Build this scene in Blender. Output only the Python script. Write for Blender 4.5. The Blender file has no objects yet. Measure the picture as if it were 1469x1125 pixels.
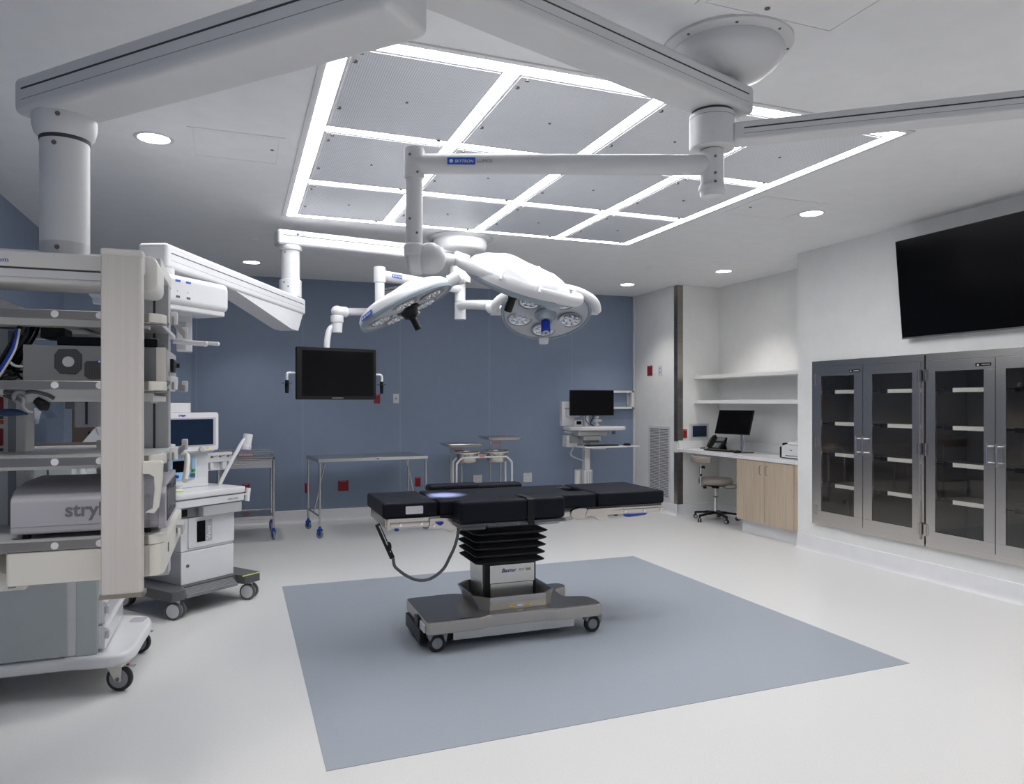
import bpy, bmesh, math, random
from mathutils import Matrix, Vector
random.seed(7)
COL = bpy.context.scene.collection
R = math.radians
# ------------------------------------------------------------------ materials
def lin(c):
    return tuple(((v/255)/12.92 if v/255 <= .04045 else (((v/255)+.055)/1.055)**2.4) for v in c)
def mat(name, col, rough=.5, metal=0., bump=0., bscale=60., var=0., vscale=8., spec=.5, emit=0., ecol=None, trans=0., coat=0., stretch=None, srgb=False, alpha=1., ior=1.45):
    m = bpy.data.materials.new(name); m.use_nodes = True
    nt = m.node_tree; N = nt.nodes; L = nt.links
    b = N['Principled BSDF']
    c = lin(col) if srgb else col
    b.inputs['Base Color'].default_value = (*c, 1)
    b.inputs['Roughness'].default_value = rough
    b.inputs['Metallic'].default_value = metal
    b.inputs['Specular IOR Level'].default_value = spec
    b.inputs['Transmission Weight'].default_value = trans
    b.inputs['IOR'].default_value = ior
    b.inputs['Coat Weight'].default_value = coat
    b.inputs['Alpha'].default_value = alpha
    if emit:
        b.inputs['Emission Color'].default_value = (*(ecol or c), 1)
        b.inputs['Emission Strength'].default_value = emit
    tc = N.new('ShaderNodeTexCoord'); mp = N.new('ShaderNodeMapping')
    L.new(tc.outputs['Object'], mp.inputs['Vector'])
    if stretch: mp.inputs['Scale'].default_value = stretch
    v = var or .02
    nz = N.new('ShaderNodeTexNoise'); nz.inputs['Scale'].default_value = vscale; nz.inputs['Detail'].default_value = 3
    L.new(mp.outputs[0], nz.inputs['Vector'])
    mr = N.new('ShaderNodeMapRange'); mr.inputs['From Min'].default_value = .3; mr.inputs['From Max'].default_value = .7
    mr.inputs['To Min'].default_value = 1-v; mr.inputs['To Max'].default_value = 1+v
    L.new(nz.outputs['Fac'], mr.inputs['Value'])
    mx = N.new('ShaderNodeVectorMath'); mx.operation = 'SCALE'; mx.inputs[0].default_value = c
    L.new(mr.outputs[0], mx.inputs['Scale']); L.new(mx.outputs[0], b.inputs['Base Color'])
    m['mx'] = mx.name
    if bump:
        n2 = N.new('ShaderNodeTexNoise'); n2.inputs['Scale'].default_value = bscale; n2.inputs['Detail'].default_value = 2
        L.new(mp.outputs[0], n2.inputs['Vector'])
        bp = N.new('ShaderNodeBump'); bp.inputs['Strength'].default_value = bump; bp.inputs['Distance'].default_value = .002
        L.new(n2.outputs['Fac'], bp.inputs['Height']); L.new(bp.outputs[0], b.inputs['Normal'])
    return m
def seams(m, axis, period, phase, width, gain, axis2=None):
    """thin welded sheet joints in a wall or floor finish"""
    nt = m.node_tree; N = nt.nodes; L = nt.links
    tc = N.new('ShaderNodeTexCoord'); sp = N.new('ShaderNodeSeparateXYZ'); L.new(tc.outputs['Object'], sp.inputs[0])
    a = N.new('ShaderNodeMath'); a.operation = 'ADD'; a.inputs[1].default_value = 100*period-phase; L.new(sp.outputs[axis], a.inputs[0])
    f = N.new('ShaderNodeMath'); f.operation = 'MODULO'; f.inputs[1].default_value = period; L.new(a.outputs[0], f.inputs[0])
    g = N.new('ShaderNodeMath'); g.operation = 'LESS_THAN'; g.inputs[1].default_value = width; L.new(f.outputs[0], g.inputs[0])
    k = N.new('ShaderNodeMath'); k.operation = 'MULTIPLY_ADD'; k.inputs[1].default_value = gain; k.inputs[2].default_value = 1; L.new(g.outputs[0], k.inputs[0])
    s = N.new('ShaderNodeVectorMath'); s.operation = 'SCALE'
    L.new(N[m['mx']].outputs[0], s.inputs[0]); L.new(k.outputs[0], s.inputs['Scale'])
    L.new(s.outputs[0], N['Principled BSDF'].inputs['Base Color'])
M = {}
M['wall'] = mat('wall_paint', (.78,.78,.77), .55, bump=.05, bscale=200)
M['ceiling'] = mat('ceiling_paint', (.80,.80,.81), .7, bump=.05, bscale=200)
M['blue_wall'] = mat('blue_wall_sheet', (.208,.260,.360), .42, bump=.08, bscale=300); seams(M['blue_wall'], 0, 1.222, .765, .006, .35)
M['blue_wall2'] = mat('blue_wall_sheet_side', (.208,.260,.360), .42, bump=.08, bscale=300); seams(M['blue_wall2'], 1, 1.222, .30, .006, .35)
M['floor'] = mat('floor_vinyl', (.69,.685,.675), .34, var=.07, vscale=200, bump=.06, bscale=120)
M['inlay'] = mat('floor_vinyl_blue', (.325,.355,.40), .42, var=.05, vscale=260, bump=.05, bscale=120)
M['base'] = mat('cove_base', (.78,.78,.80), .3)
M['white'] = mat('white_plastic', (.69,.69,.705), .30, coat=.2)
M['white2'] = mat('white_enamel', (.64,.64,.65), .38)
M['warmwhite'] = mat('warm_white_enamel', (.70,.685,.65), .4)
M['beige'] = mat('beige_anodised', (.58,.545,.515), .42, var=.03, vscale=4, stretch=(30,30,.3))
M['cream'] = mat('cream_plastic', (.68,.655,.60), .4)
M['lgrey'] = mat('light_grey_metal', (.50,.505,.51), .38, metal=.25, stretch=(40,40,.5), var=.03)
M['mgrey'] = mat('mid_grey_plastic', (.26,.27,.28), .45)
M['casegrey'] = mat('grey_painted_case', (.20,.205,.21), .4)
M['bgrey'] = mat('blue_grey_panel', (.40,.43,.44), .35)
M['ggrey'] = mat('green_grey_panel', (.43,.47,.46), .35)
M['dgrey'] = mat('dark_grey_plastic', (.10,.10,.105), .45)
M['brown'] = mat('brown_laminate', (.12,.09,.07), .4, stretch=(20,20,1), var=.1)
M['taupe_metal'] = mat('bronzed_steel', (.33,.285,.24), .32, metal=.8, stretch=(1,1,40), var=.05)
M['black'] = mat('black_plastic', (.010,.010,.011), .38, spec=.25)
M['rubber'] = mat('black_rubber', (.02,.02,.022), .6)
M['vinyl'] = mat('black_vinyl', (.010,.011,.017), .50, spec=.12, bump=.15, bscale=900)
M['screen'] = mat('black_screen', (.004,.004,.005), .14, spec=.12)
M['screen_matt'] = mat('matt_screen', (.006,.006,.008), .35, spec=.12)
M['bluescreen'] = mat('blue_screen', (.010,.020,.045), .15)
M['steel'] = mat('brushed_steel', (.56,.55,.53), .27, metal=1, stretch=(1,1,60), var=.04, vscale=6)
M['cabsteel'] = mat('cabinet_steel', (.66,.62,.585), .24, metal=1, stretch=(1,1,90), var=.03, vscale=5)
M['basesteel'] = mat('table_base_steel', (.50,.46,.42), .27, metal=1, stretch=(60,1,1), var=.05)
M['polsteel'] = mat('polished_steel', (.56,.52,.48), .18, metal=1)
M['chrome'] = mat('chrome', (.72,.72,.73), .08, metal=1)
M['dsteel'] = mat('dark_steel', (.13,.12,.11), .35, metal=.9)
M['guard'] = mat('corner_guard_steel', (.30,.275,.25), .28, metal=1, stretch=(1,1,6), var=.08)
M['caseback'] = mat('cabinet_interior', (.26,.235,.205), .4, metal=.3)
M['strip'] = mat('shelf_edge', (.80,.85,.87), .4)
M['wood'] = mat('ash_laminate', (.50,.41,.31), .45, stretch=(55,55,1.3), var=.14, vscale=1.6)
M['quartz'] = mat('white_quartz', (.78,.78,.79), .2, var=.05, vscale=5)
M['taupe'] = mat('taupe_vinyl', (.33,.285,.25), .4, bump=.1, bscale=500)
M['railsteel'] = mat('rail_steel', (.40,.365,.33), .30, metal=1)
M['hosenavy'] = mat('dark_navy_rubber', (.02,.05,.11), .45)
M['navy'] = mat('blue_plastic', (.010,.045,.32), .35)
M['castblue'] = mat('caster_blue', (.008,.07,.42), .35)
M['label'] = mat('label_blue', (.015,.10,.50), .4)
M['bluecap'] = mat('blue_anodised', (.01,.03,.30), .2, metal=.6)
M['lightblue'] = mat('pale_blue_panel', (.30,.52,.74), .4)
M['red'] = mat('red_plate', (.24,.004,.008), .4)
M['orange'] = mat('orange_label', (.65,.13,.05), .5)
M['pink'] = mat('pink_label', (.62,.27,.24), .5)
M['yellow'] = mat('yellow_plastic', (.80,.52,.01), .45)
M['yellowgreen'] = mat('lime_trim', (.58,.66,.20), .45)
M['green'] = mat('green_plastic', (.03,.25,.03), .4)
M['lettergrey'] = mat('grey_lettering', (.16,.16,.17), .45)
M['letterblue'] = mat('blue_lettering', (.01,.03,.22), .45)
M['letterwhite'] = mat('white_lettering', (.8,.8,.8), .45)
M['screw'] = mat('screw_head', (.16,.15,.13), .4, metal=.6)
M['line'] = mat('dark_groove', (.045,.045,.05), .6)
M['rim'] = mat('grey_rubber_rim', (.27,.32,.36), .4)
M['lampface'] = mat('lamp_face', (.50,.51,.55), .25)
M['reflector'] = mat('lens_reflector', (.75,.75,.76), .15, metal=.9, bump=1., bscale=45)
M['lens'] = mat('lens_glass', (.9,.92,.93), .03, trans=1.)
M['lilac'] = mat('lilac_grey_casing', (.43,.42,.46), .42)
M['perf'] = mat('perforated_panel', (.80,.81,.85), .32)
M['led'] = mat('led_diffuser', (.9,.9,.9), .5, emit=11., ecol=(.97,.98,1.))
M['down'] = mat('downlight_diffuser', (.9,.9,.9), .5, emit=11., ecol=(1.,.97,.93))
M['greenled'] = mat('green_indicator', (.3,.8,.05), .5, emit=2.)
M['blueled'] = mat('blue_indicator', (.05,.1,1.), .5, emit=2.)
# tinted door glass: thin architectural pane
def glass(name, tint, rough=.02):
    m = bpy.data.materials.new(name); m.use_nodes = True; nt = m.node_tree; N = nt.nodes; L = nt.links
    N.remove(N['Principled BSDF']); o = N['Material Output']
    t = N.new('ShaderNodeBsdfTransparent'); t.inputs[0].default_value = (*tint, 1)
    g = N.new('ShaderNodeBsdfGlossy'); g.inputs['Roughness'].default_value = rough; g.inputs[0].default_value = (.9,.9,.9,1)
    lw = N.new('ShaderNodeLayerWeight'); pw = N.new('ShaderNodeMath'); pw.operation = 'POWER'; pw.inputs[1].default_value = 4.; L.new(lw.outputs['Facing'], pw.inputs[0])
    f = N.new('ShaderNodeMath'); f.operation = 'MULTIPLY_ADD'; f.inputs[1].default_value = .9; f.inputs[2].default_value = .06; L.new(pw.outputs[0], f.inputs[0])
    n = N.new('ShaderNodeTexNoise'); n.inputs['Scale'].default_value = 1.5
    bp = N.new('ShaderNodeBump'); bp.inputs['Strength'].default_value = .02; L.new(n.outputs['Fac'], bp.inputs['Height']); L.new(bp.outputs[0], g.inputs['Normal'])
    x = N.new('ShaderNodeMixShader'); L.new(f.outputs[0], x.inputs[0]); L.new(t.outputs[0], x.inputs[1]); L.new(g.outputs[0], x.inputs[2]); L.new(x.outputs[0], o.inputs[0])
    return m
M['doorglass'] = glass('tinted_door_glass', (.90,.885,.86))
M['clear'] = glass('clear_plastic', (.88,.9,.95), .05)
# perforation dots on the ceiling panels
def perforate(m, pitch=.0115, pl=(1,1,0)):
    nt = m.node_tree; N = nt.nodes; L = nt.links
    tc = N.new('ShaderNodeTexCoord'); s = N.new('ShaderNodeVectorMath'); s.operation = 'SCALE'; s.inputs['Scale'].default_value = 1/pitch
    L.new(tc.outputs['Object'], s.inputs[0]); f = N.new('ShaderNodeVectorMath'); f.operation = 'FRACTION'; L.new(s.outputs[0], f.inputs[0])
    a = N.new('ShaderNodeVectorMath'); a.operation = 'SUBTRACT'; a.inputs[1].default_value = (.5,.5,.5); L.new(f.outputs[0], a.inputs[0])
    z = N.new('ShaderNodeVectorMath'); z.operation = 'MULTIPLY'; z.inputs[1].default_value = pl; L.new(a.outputs[0], z.inputs[0])
    l = N.new('ShaderNodeVectorMath'); l.operation = 'LENGTH'; L.new(z.outputs[0], l.inputs[0])
    g = N.new('ShaderNodeMath'); g.operation = 'GREATER_THAN'; g.inputs[1].default_value = .27; L.new(l.outputs['Value'], g.inputs[0])
    k = N.new('ShaderNodeMath'); k.operation = 'MULTIPLY_ADD'; k.inputs[1].default_value = .45; k.inputs[2].default_value = .55; L.new(g.outputs[0], k.inputs[0])
    c = N.new('ShaderNodeVectorMath'); c.operation = 'SCALE'; L.new(N[m['mx']].outputs[0], c.inputs[0]); L.new(k.outputs[0], c.inputs['Scale'])
    L.new(c.outputs[0], N['Principled BSDF'].inputs['Base Color'])
perforate(M['perf'])
M['fanmesh'] = mat('fan_grille', (.05,.05,.055), .5)
perforate(M['fanmesh'], .0075, (1,0,1))

# ------------------------------------------------------------------ mesh builder
def frame_from(d, up=Vector((0,0,1))):
    d = Vector(d).normalized()
    if abs(d.dot(up)) > .999: up = Vector((1,0,0))
    x = up.cross(d).normalized(); y = d.cross(x)
    return Matrix((x, y, d)).transposed()
def rounded(pts, r, n=5):
    out = []; k = len(pts)
    for i in range(k):
        rr = r[i] if isinstance(r, (list, tuple)) else r
        p = Vector(pts[i]).to_2d(); a = Vector(pts[i-1]).to_2d()-p; b = Vector(pts[(i+1) % k]).to_2d()-p
        if rr <= 0: out.append(tuple(p)); continue
        t = min(rr, a.length*.49, b.length*.49); p0 = p+a.normalized()*t; p1 = p+b.normalized()*t
        for j in range(n+1):
            s = j/n; out.append(tuple((1-s)**2*p0+2*s*(1-s)*p+s*s*p1))
    return out
def rrect(x0, x1, y0, y1, r, n=5): return rounded([(x0,y0),(x1,y0),(x1,y1),(x0,y1)], r, n)
def smoothpath(pts, n=6):
    P = [Vector(p) for p in pts]; out = []
    for i in range(len(P)-1):
        p0 = P[max(i-1,0)]; p1 = P[i]; p2 = P[i+1]; p3 = P[min(i+2,len(P)-1)]
        for j in range(n):
            t = j/n; out.append(.5*((2*p1)+(p2-p0)*t+(2*p0-5*p1+4*p2-p3)*t*t+(3*p1-p0-3*p2+p3)*t**3))
    out.append(P[-1]); return out
class MB:
    def __init__(s, M0=None): s.bm = bmesh.new(); s.M = M0 or Matrix(); s.mi = 0
    def m(s, i): s.mi = i; return s
    def at(s, loc=(0,0,0), rot=(0,0,0)):
        from mathutils import Euler
        s.M = Matrix.Translation(loc) @ Euler(rot).to_matrix().to_4x4(); return s
    def _add(s, t, X=None):
        if X is not None: bmesh.ops.transform(t, matrix=X, verts=t.verts)
        bmesh.ops.transform(t, matrix=s.M, verts=t.verts)
        for f in t.faces: f.material_index = s.mi
        me = bpy.data.meshes.new('t'); t.to_mesh(me); t.free(); s.bm.from_mesh(me); bpy.data.meshes.remove(me); return s
    def box(s, x0, x1, y0, y1, z0, z1, b=0, seg=2, X=None):
        t = bmesh.new(); bmesh.ops.create_cube(t, size=1)
        bmesh.ops.transform(t, matrix=Matrix.Translation(((x0+x1)/2,(y0+y1)/2,(z0+z1)/2)) @ Matrix.Diagonal((abs(x1-x0),abs(y1-y0),abs(z1-z0),1)), verts=t.verts)
        if b: bmesh.ops.bevel(t, geom=list(t.edges), offset=min(b, .49*min(abs(x1-x0),abs(y1-y0),abs(z1-z0))), segments=seg, profile=.5, affect='EDGES')
        return s._add(t, X)
    def cyl(s, p0, p1, r, r2=None, n=20, b=0):
        p0 = Vector(p0); p1 = Vector(p1); d = p1-p0
        t = bmesh.new(); bmesh.ops.create_cone(t, cap_ends=True, segments=n, radius1=r, radius2=r if r2 is None else r2, depth=d.length)
        if b:
            ed = [e for e in t.edges if all(len(f.verts) > 4 for f in e.link_faces) or any(len(f.verts) > 4 for f in e.link_faces)]
            bmesh.ops.bevel(t, geom=ed, offset=b, segments=2, profile=.5, affect='EDGES')
        return s._add(t, Matrix.Translation((p0+p1)/2) @ frame_from(d).to_4x4())
    def tube(s, pts, r, n=10, sm=0, closed=False):
        P = smoothpath(pts, sm) if sm else [Vector(p) for p in pts]
        t = bmesh.new(); rings = []; k = len(P); prev = None
        for i, p in enumerate(P):
            if closed: d = P[(i+1) % k]-P[i-1]
            else: d = (P[min(i+1,k-1)]-P[max(i-1,0)])
            d.normalize()
            if prev is None: F = frame_from(d); x = F.col[0].copy()
            else: x = prev-d*prev.dot(d); x.normalize()
            prev = x; y = d.cross(x)
            rr = r[i] if isinstance(r, (list,tuple)) else r
            rings.append([t.verts.new(p+(x*math.cos(2*math.pi*j/n)+y*math.sin(2*math.pi*j/n))*rr) for j in range(n)])
        for i in range(k if closed else k-1):
            a = rings[i]; b = rings[(i+1) % k]
            for j in range(n): t.faces.new((a[j], a[(j+1)%n], b[(j+1)%n], b[j]))
        if not closed: t.faces.new(rings[0][::-1]); t.faces.new(rings[-1])
        bmesh.ops.recalc_face_normals(t, faces=t.faces)
        return s._add(t)
    def lathe(s, prof, c=(0,0,0), axis=(0,0,1), n=32):
        t = bmesh.new(); rings = []
        for (r, z) in prof:
            if r < 1e-6: rings.append([t.verts.new((0,0,z))])
            else: rings.append([t.verts.new((r*math.cos(2*math.pi*j/n), r*math.sin(2*math.pi*j/n), z)) for j in range(n)])
        for a, b in zip(rings, rings[1:]):
            for j in range(n):
                q = (j+1) % n
                if len(a) == 1 and len(b) == 1: continue
                if len(a) == 1: t.faces.new((a[0], b[q], b[j]))
                elif len(b) == 1: t.faces.new((a[j], a[q], b[0]))
                else: t.faces.new((a[j], a[q], b[q], b[j]))
        if len(rings[0]) > 1: t.faces.new(rings[0][::-1])
        if len(rings[-1]) > 1: t.faces.new(rings[-1])
        bmesh.ops.recalc_face_normals(t, faces=t.faces)
        return s._add(t, Matrix.Translation(c) @ frame_from(axis).to_4x4())
    def prism(s, poly, a, b, plane='xy', bev=0, X=None):
        """poly in the plane, extruded from a to b along the third axis"""
        def P(u, v, w): return {'xy':(u,v,w),'xz':(u,w,v),'yz':(w,u,v)}[plane]
        t = bmesh.new(); A = [t.verts.new(P(u,v,a)) for u,v in poly]; B = [t.verts.new(P(u,v,b)) for u,v in poly]
        k = len(poly); t.faces.new(A); t.faces.new(B[::-1])
        for i in range(k): t.faces.new((A[i],B[i],B[(i+1)%k],A[(i+1)%k]))
        bmesh.ops.recalc_face_normals(t, faces=t.faces)
        if bev:
            ed = [e for e in t.edges if any(len(f.verts) > 4 or True for f in e.link_faces) and (set(e.verts) <= set(A) or set(e.verts) <= set(B))]
            bmesh.ops.bevel(t, geom=ed, offset=bev, segments=2, profile=.5, affect='EDGES')
        return s._add(t, X)
    def loft(s, rings, cap=True):
        t = bmesh.new(); V = [[t.verts.new(p) for p in r] for r in rings]; n = len(V[0])
        for a, b in zip(V, V[1:]):
            for j in range(n): t.faces.new((a[j],a[(j+1)%n],b[(j+1)%n],b[j]))
        if cap: t.faces.new(V[0][::-1]); t.faces.new(V[-1])
        bmesh.ops.recalc_face_normals(t, faces=t.faces)
        return s._add(t)
    def ball(s, c, r, sc=(1,1,1), n=16):
        t = bmesh.new(); bmesh.ops.create_uvsphere(t, u_segments=n, v_segments=n//2, radius=r)
        return s._add(t, Matrix.Translation(c) @ Matrix.Diagonal((*sc,1)))
    def quad(s, *pts):
        t = bmesh.new(); t.faces.new([t.verts.new(p) for p in pts]); return s._add(t)
    def beam(s, p0, p1, w, h, b=0, up=(0,0,1), seg=2, off=0):
        """box along p0->p1, width w across, height h upwards"""
        p0 = Vector(p0); p1 = Vector(p1); d = (p1-p0); L = d.length; d.normalize()
        side = d.cross(Vector(up)).normalized(); u = side.cross(d)
        X = Matrix.Translation((p0+p1)/2) @ Matrix((d, side, u)).transposed().to_4x4()
        return s.box(-L/2, L/2, -w/2, w/2, -h/2, h/2, b, seg, X)
    def text(s, body, size, origin, right, up, depth=.0006, align='LEFT', shear=0., bold=0.):
        cu = bpy.data.curves.new('t', 'FONT'); cu.body = body; cu.size = size; cu.align_x = align; cu.extrude = depth; cu.shear = shear; cu.offset = bold; cu.resolution_u = 3
        o = bpy.data.objects.new('t', cu); COL.objects.link(o); dg = bpy.context.evaluated_depsgraph_get(); dg.update()
        me = bpy.data.meshes.new_from_object(o.evaluated_get(dg)); t = bmesh.new(); t.from_mesh(me)
        bpy.data.objects.remove(o); bpy.data.curves.remove(cu); bpy.data.meshes.remove(me)
        r = Vector(right).normalized(); u = Vector(up).normalized(); nn = r.cross(u)
        return s._add(t, Matrix.Translation(origin) @ Matrix((r,u,nn)).transposed().to_4x4())
    def build(s, name, mats, parent=None, local=False, ang=32):
        me = bpy.data.meshes.new(name); s.bm.to_mesh(me); s.bm.free()
        if parent is not None and not local: me.transform(WM(parent).inverted())
        for m in (mats if isinstance(mats, (list,tuple)) else [mats]): me.materials.append(M[m])
        for p in me.polygons: p.use_smooth = True
        me.set_sharp_from_angle(angle=R(ang))
        o = bpy.data.objects.new(name, me); COL.objects.link(o)
        if parent is not None: o.parent = parent
        w_ = o.modifiers.new('weighted_normals', 'WEIGHTED_NORMAL'); w_.keep_sharp = True; w_.weight = 80
        return o
def WM(o):
    m = Matrix()
    while o is not None: m = Matrix.LocRotScale(o.location, o.rotation_euler, o.scale) @ m; o = o.parent
    return m
def tag(o, label=None, cat=None, group=None, kind=None):
    if label: o['label'] = label
    if cat: o['category'] = cat
    if group: o['group'] = group
    if kind: o['kind'] = kind
    return o
def thing(name, label, cat, loc=(0,0,0), rz=0, group=None):
    o = bpy.data.objects.new(name, None); o.empty_display_size = .1; COL.objects.link(o)
    o.location = loc; o.rotation_euler = (0,0,rz)
    return tag(o, label, cat, group)
def struct(name, mb, m): return tag(mb.build(name, m), kind='structure')
def single(name, mb, m, label, cat, group=None, ang=32):
    """a thing that is one mesh: origin moved to the middle of its base"""
    o = mb.build(name, m, ang=ang); me = o.data
    xs = [v.co.x for v in me.vertices]; ys = [v.co.y for v in me.vertices]; zs = [v.co.z for v in me.vertices]
    c = Vector(((min(xs)+max(xs))/2, (min(ys)+max(ys))/2, min(zs))); me.transform(Matrix.Translation(-c)); o.location = c
    return tag(o, label, cat, group)
def dup(root, loc=None, rz=None, label=None):
    def cp(o, par):
        c = o.copy(); COL.objects.link(c); c.parent = par
        for ch in list(o.children): cp(ch, c)
        return c
    c = cp(root, None)
    if loc is not None: c.location = loc
    if rz is not None: c.rotation_euler = (0,0,rz)
    if label: c['label'] = label
    return c
# ------------------------------------------------------------------ camera: at (0,0,1.5) looking 20.68 deg to the right of +Y
YAW = math.atan(394.5/1045)
cam = bpy.data.objects.new('camera', bpy.data.cameras.new('camera')); COL.objects.link(cam)
cam.location = (0,0,1.5); cam.rotation_euler = (R(90), 0, -YAW)
cam.data.sensor_width = 36; cam.data.lens = 36*1045/1469; cam.data.shift_y = 14/1469; cam.data.clip_start = .05
bpy.context.scene.camera = cam
def ray(px, py):
    r = (px-734.5)/1045; return (math.sin(YAW)+r*math.cos(YAW), math.cos(YAW)-r*math.sin(YAW), (576.5-py)/1045)
def FY(px, py, y): d = ray(px,py); t = y/d[1]; return Vector((d[0]*t, y, 1.5+d[2]*t))
def FX(px, py, x): d = ray(px,py); t = x/d[0]; return Vector((x, d[1]*t, 1.5+d[2]*t))
def FZ(px, py, z): d = ray(px,py); t = (z-1.5)/d[2]; return Vector((d[0]*t, d[1]*t, z))
sc = bpy.context.scene
sc.view_settings.view_transform = 'Standard'; sc.view_settings.look = 'None'; sc.view_settings.gamma = 1; sc.view_settings.exposure = 0.85
w = bpy.data.worlds.new('world'); sc.world = w; w.use_nodes = True
w.node_tree.nodes['Background'].inputs[0].default_value = (.5,.55,.6,1); w.node_tree.nodes['Background'].inputs[1].default_value = .1

# ------------------------------------------------------------------ room shell
C = 3.035
RX = 5.44
A = (-.508,9.45); B = (5.42,9.33); D = (-1.635,8.47)
struct('floor', MB().box(-1.9,6.4,-1.9,9.8,-.1,0), 'floor')
struct('ceiling', MB().box(-1.9,6.4,-1.9,9.8,C,C+.12), 'ceiling')
struct('floor_inlay', MB().prism([(.342,6.18),(3.60,6.20),(3.605,3.10),(.339,3.03)], -.002, .0025), 'inlay')
struct('wall_left', MB().box(-1.76,-1.635,-1.8,8.5,0,C), 'blue_wall2')
struct('wall_back_left', MB().prism([D,A,(A[0]-.05,A[1]+.15),(D[0]-.12,D[1]+.03)], 0, C), 'blue_wall2')
struct('wall_back', MB().prism([A,B,(B[0],B[1]+.15),(A[0]-.04,A[1]+.15)], 0, C), 'blue_wall')
struct('wall_niche_left', MB().box(5.42,6.07,8.19,9.6,0,C), 'wall')
struct('wall_niche', MB().box(6.07,6.2,5.9,9.6,0,C), 'wall')
OY0, OY1, OZ0, OZ1 = 3.18, 5.80, .285, 1.905      # opening for the steel cabinets
mb = MB(); mb.box(RX,6.07,OY1,6.02,0,C); mb.box(RX,6.07,OY0,OY1,0,OZ0); mb.box(RX,6.07,OY0,OY1,OZ1,C); mb.box(RX,6.07,-1.8,OY0,0,C)
struct('wall_right', mb, 'wall')
struct('wall_front', MB().box(-1.76,6.07,-1.9,-1.8,0,C), 'blue_wall')
PROF = [(0,0),(.045,0),(.030,.004),(.018,.014),(.011,.03),(.009,.05),(.009,.145),(0,.150)]
def baseboard(name, p0, p1):
    p0 = Vector((*p0,0)); p1 = Vector((*p1,0)); d = (p1-p0).normalized(); n = Vector((-d.y, d.x, 0))
    mb = MB(); mb.loft([[tuple(p+n*u+Vector((0,0,v))) for u,v in PROF] for p in (p0,p1)])
    tag(mb.build(name, 'base'), kind='structure')
baseboard('baseboard_back', (B[0]-.0,B[1]), A)
baseboard('baseboard_back_left', A, D)
baseboard('baseboard_left', D, (-1.635,-1.8))
baseboard('baseboard_vent_wall', (5.42,8.19-.009), (5.42,9.33))
baseboard('baseboard_niche_left', (6.07,8.19), (5.42-.009,8.19))
baseboard('baseboard_niche', (6.07,7.0), (6.07,8.19))
baseboard('baseboard_right', (RX,-1.8), (RX,6.02))
# steel corner guard, cut where the worktop wraps the corner
mb = MB()
for z0, z1 in ((.151,.83),(.98,C-.001)):
    mb.box(5.416,5.4195,8.186,8.27,z0,z1); mb.box(5.416,5.50,8.1862,8.1898,z0,z1)
struct('trim_1', mb, 'guard')
# light trim where blue sheet meets white wall
struct('trim_2', MB().box(5.405,5.4195,9.300,9.3290,.15,C-.001), 'white2')

# ------------------------------------------------------------------ laminar-flow ceiling grid with LED strips
XS = [.385,1.16,1.965,2.755,3.485]; YS = [3.09,4.135,5.175,6.165]; W = .068
g = thing('ceiling_light_grid', 'large square ceiling grid of glowing LED strips and perforated grey panels', 'ceiling light', (1.96,4.65,C))
mb = MB()
for (x0,x1,y0,y1) in ((.345,XS[0]-.006,3.05,6.27),(XS[4]+W+.006,3.592,3.05,6.27),(XS[0]-.006,XS[4]+W+.006,3.05,YS[0]-.006),(XS[0]-.006,XS[4]+W+.006,YS[3]+W+.006,6.27)):
    mb.box(x0,x1,y0,y1,C-.008,C-.0005)
mb.build('frame', 'white2', g)
for x in XS:
    m2 = MB(); m2.box(x,x+W,YS[0],YS[3]+W,C-.010,C-.001); m2.build('light_strip', 'led', g)
for y in YS:
    for i in range(4):
        m2 = MB(); m2.box(XS[i]+W,XS[i+1],y,y+W,C-.010,C-.001); m2.build('light_strip', 'led', g)
for i in range(4):
    for j in range(3):
        x0, x1, y0, y1 = XS[i]+W+.004, XS[i+1]-.004, YS[j]+W+.004, YS[j+1]-.004
        m2 = MB(); m2.m(1).box(x0,x1,y0,y1,C-.010,C-.001); m2.m(0).box(x0+.014,x1-.014,y0+.014,y1-.014,C-.015,C-.0105)
        m2.m(2)
        for (sx,sy) in ((x0+.035,y0+.12),(x0+.035,y1-.30),(x1-.06,y1-.02),(x0+.05,y0+.03)): m2.cyl((sx,sy,C-.015),(sx,sy,C-.022),.011,n=10)
        m2.cyl(((x0+x1)/2,(y0+y1)/2,C-.015),((x0+x1)/2,(y0+y1)/2,C-.019),.008,n=8)
        m2.build('perforated_panel', ['perf','white2','screw'], g)
# ------------------------------------------------------------------ downlights
def downlight(x, y, label, power=26, cone=100):
    t = thing('recessed_downlight', label, 'ceiling light', (x,y,C), group=None)
    MB().lathe([(.084,-.001),(.088,-.006),(.104,-.005),(.108,-.001)], (x,y,C), n=36).build('trim_ring', 'white', t)
    MB().cyl((x,y,C-.002),(x,y,C-.0045),.084,n=32).build('diffuser', 'down', t)
    l = bpy.data.lights.new('lamp', 'SPOT'); l.energy = power; l.spot_size = R(cone); l.spot_blend = .6; l.shadow_soft_size = .07 if power < 50 else .22; l.color = (1,.96,.92)
    o = bpy.data.objects.new('lamp', l); COL.objects.link(o); o.parent = t; o.location = (0,0,-.03)
    return t
downlight(-.452,4.70, 'round recessed downlight beside the square hatch on the left, largest downlight')
downlight(.15,8.495, 'round recessed downlight in front of the blue wall, above the sloping white boom')
downlight(4.375,4.687, 'round recessed downlight between the LED grid and the wall television')
downlight(5.346,7.126, 'round recessed downlight above the desk niche shelves')
downlight(4.773,8.374, 'round recessed downlight near the steel corner guard and blue wall corner')
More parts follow.
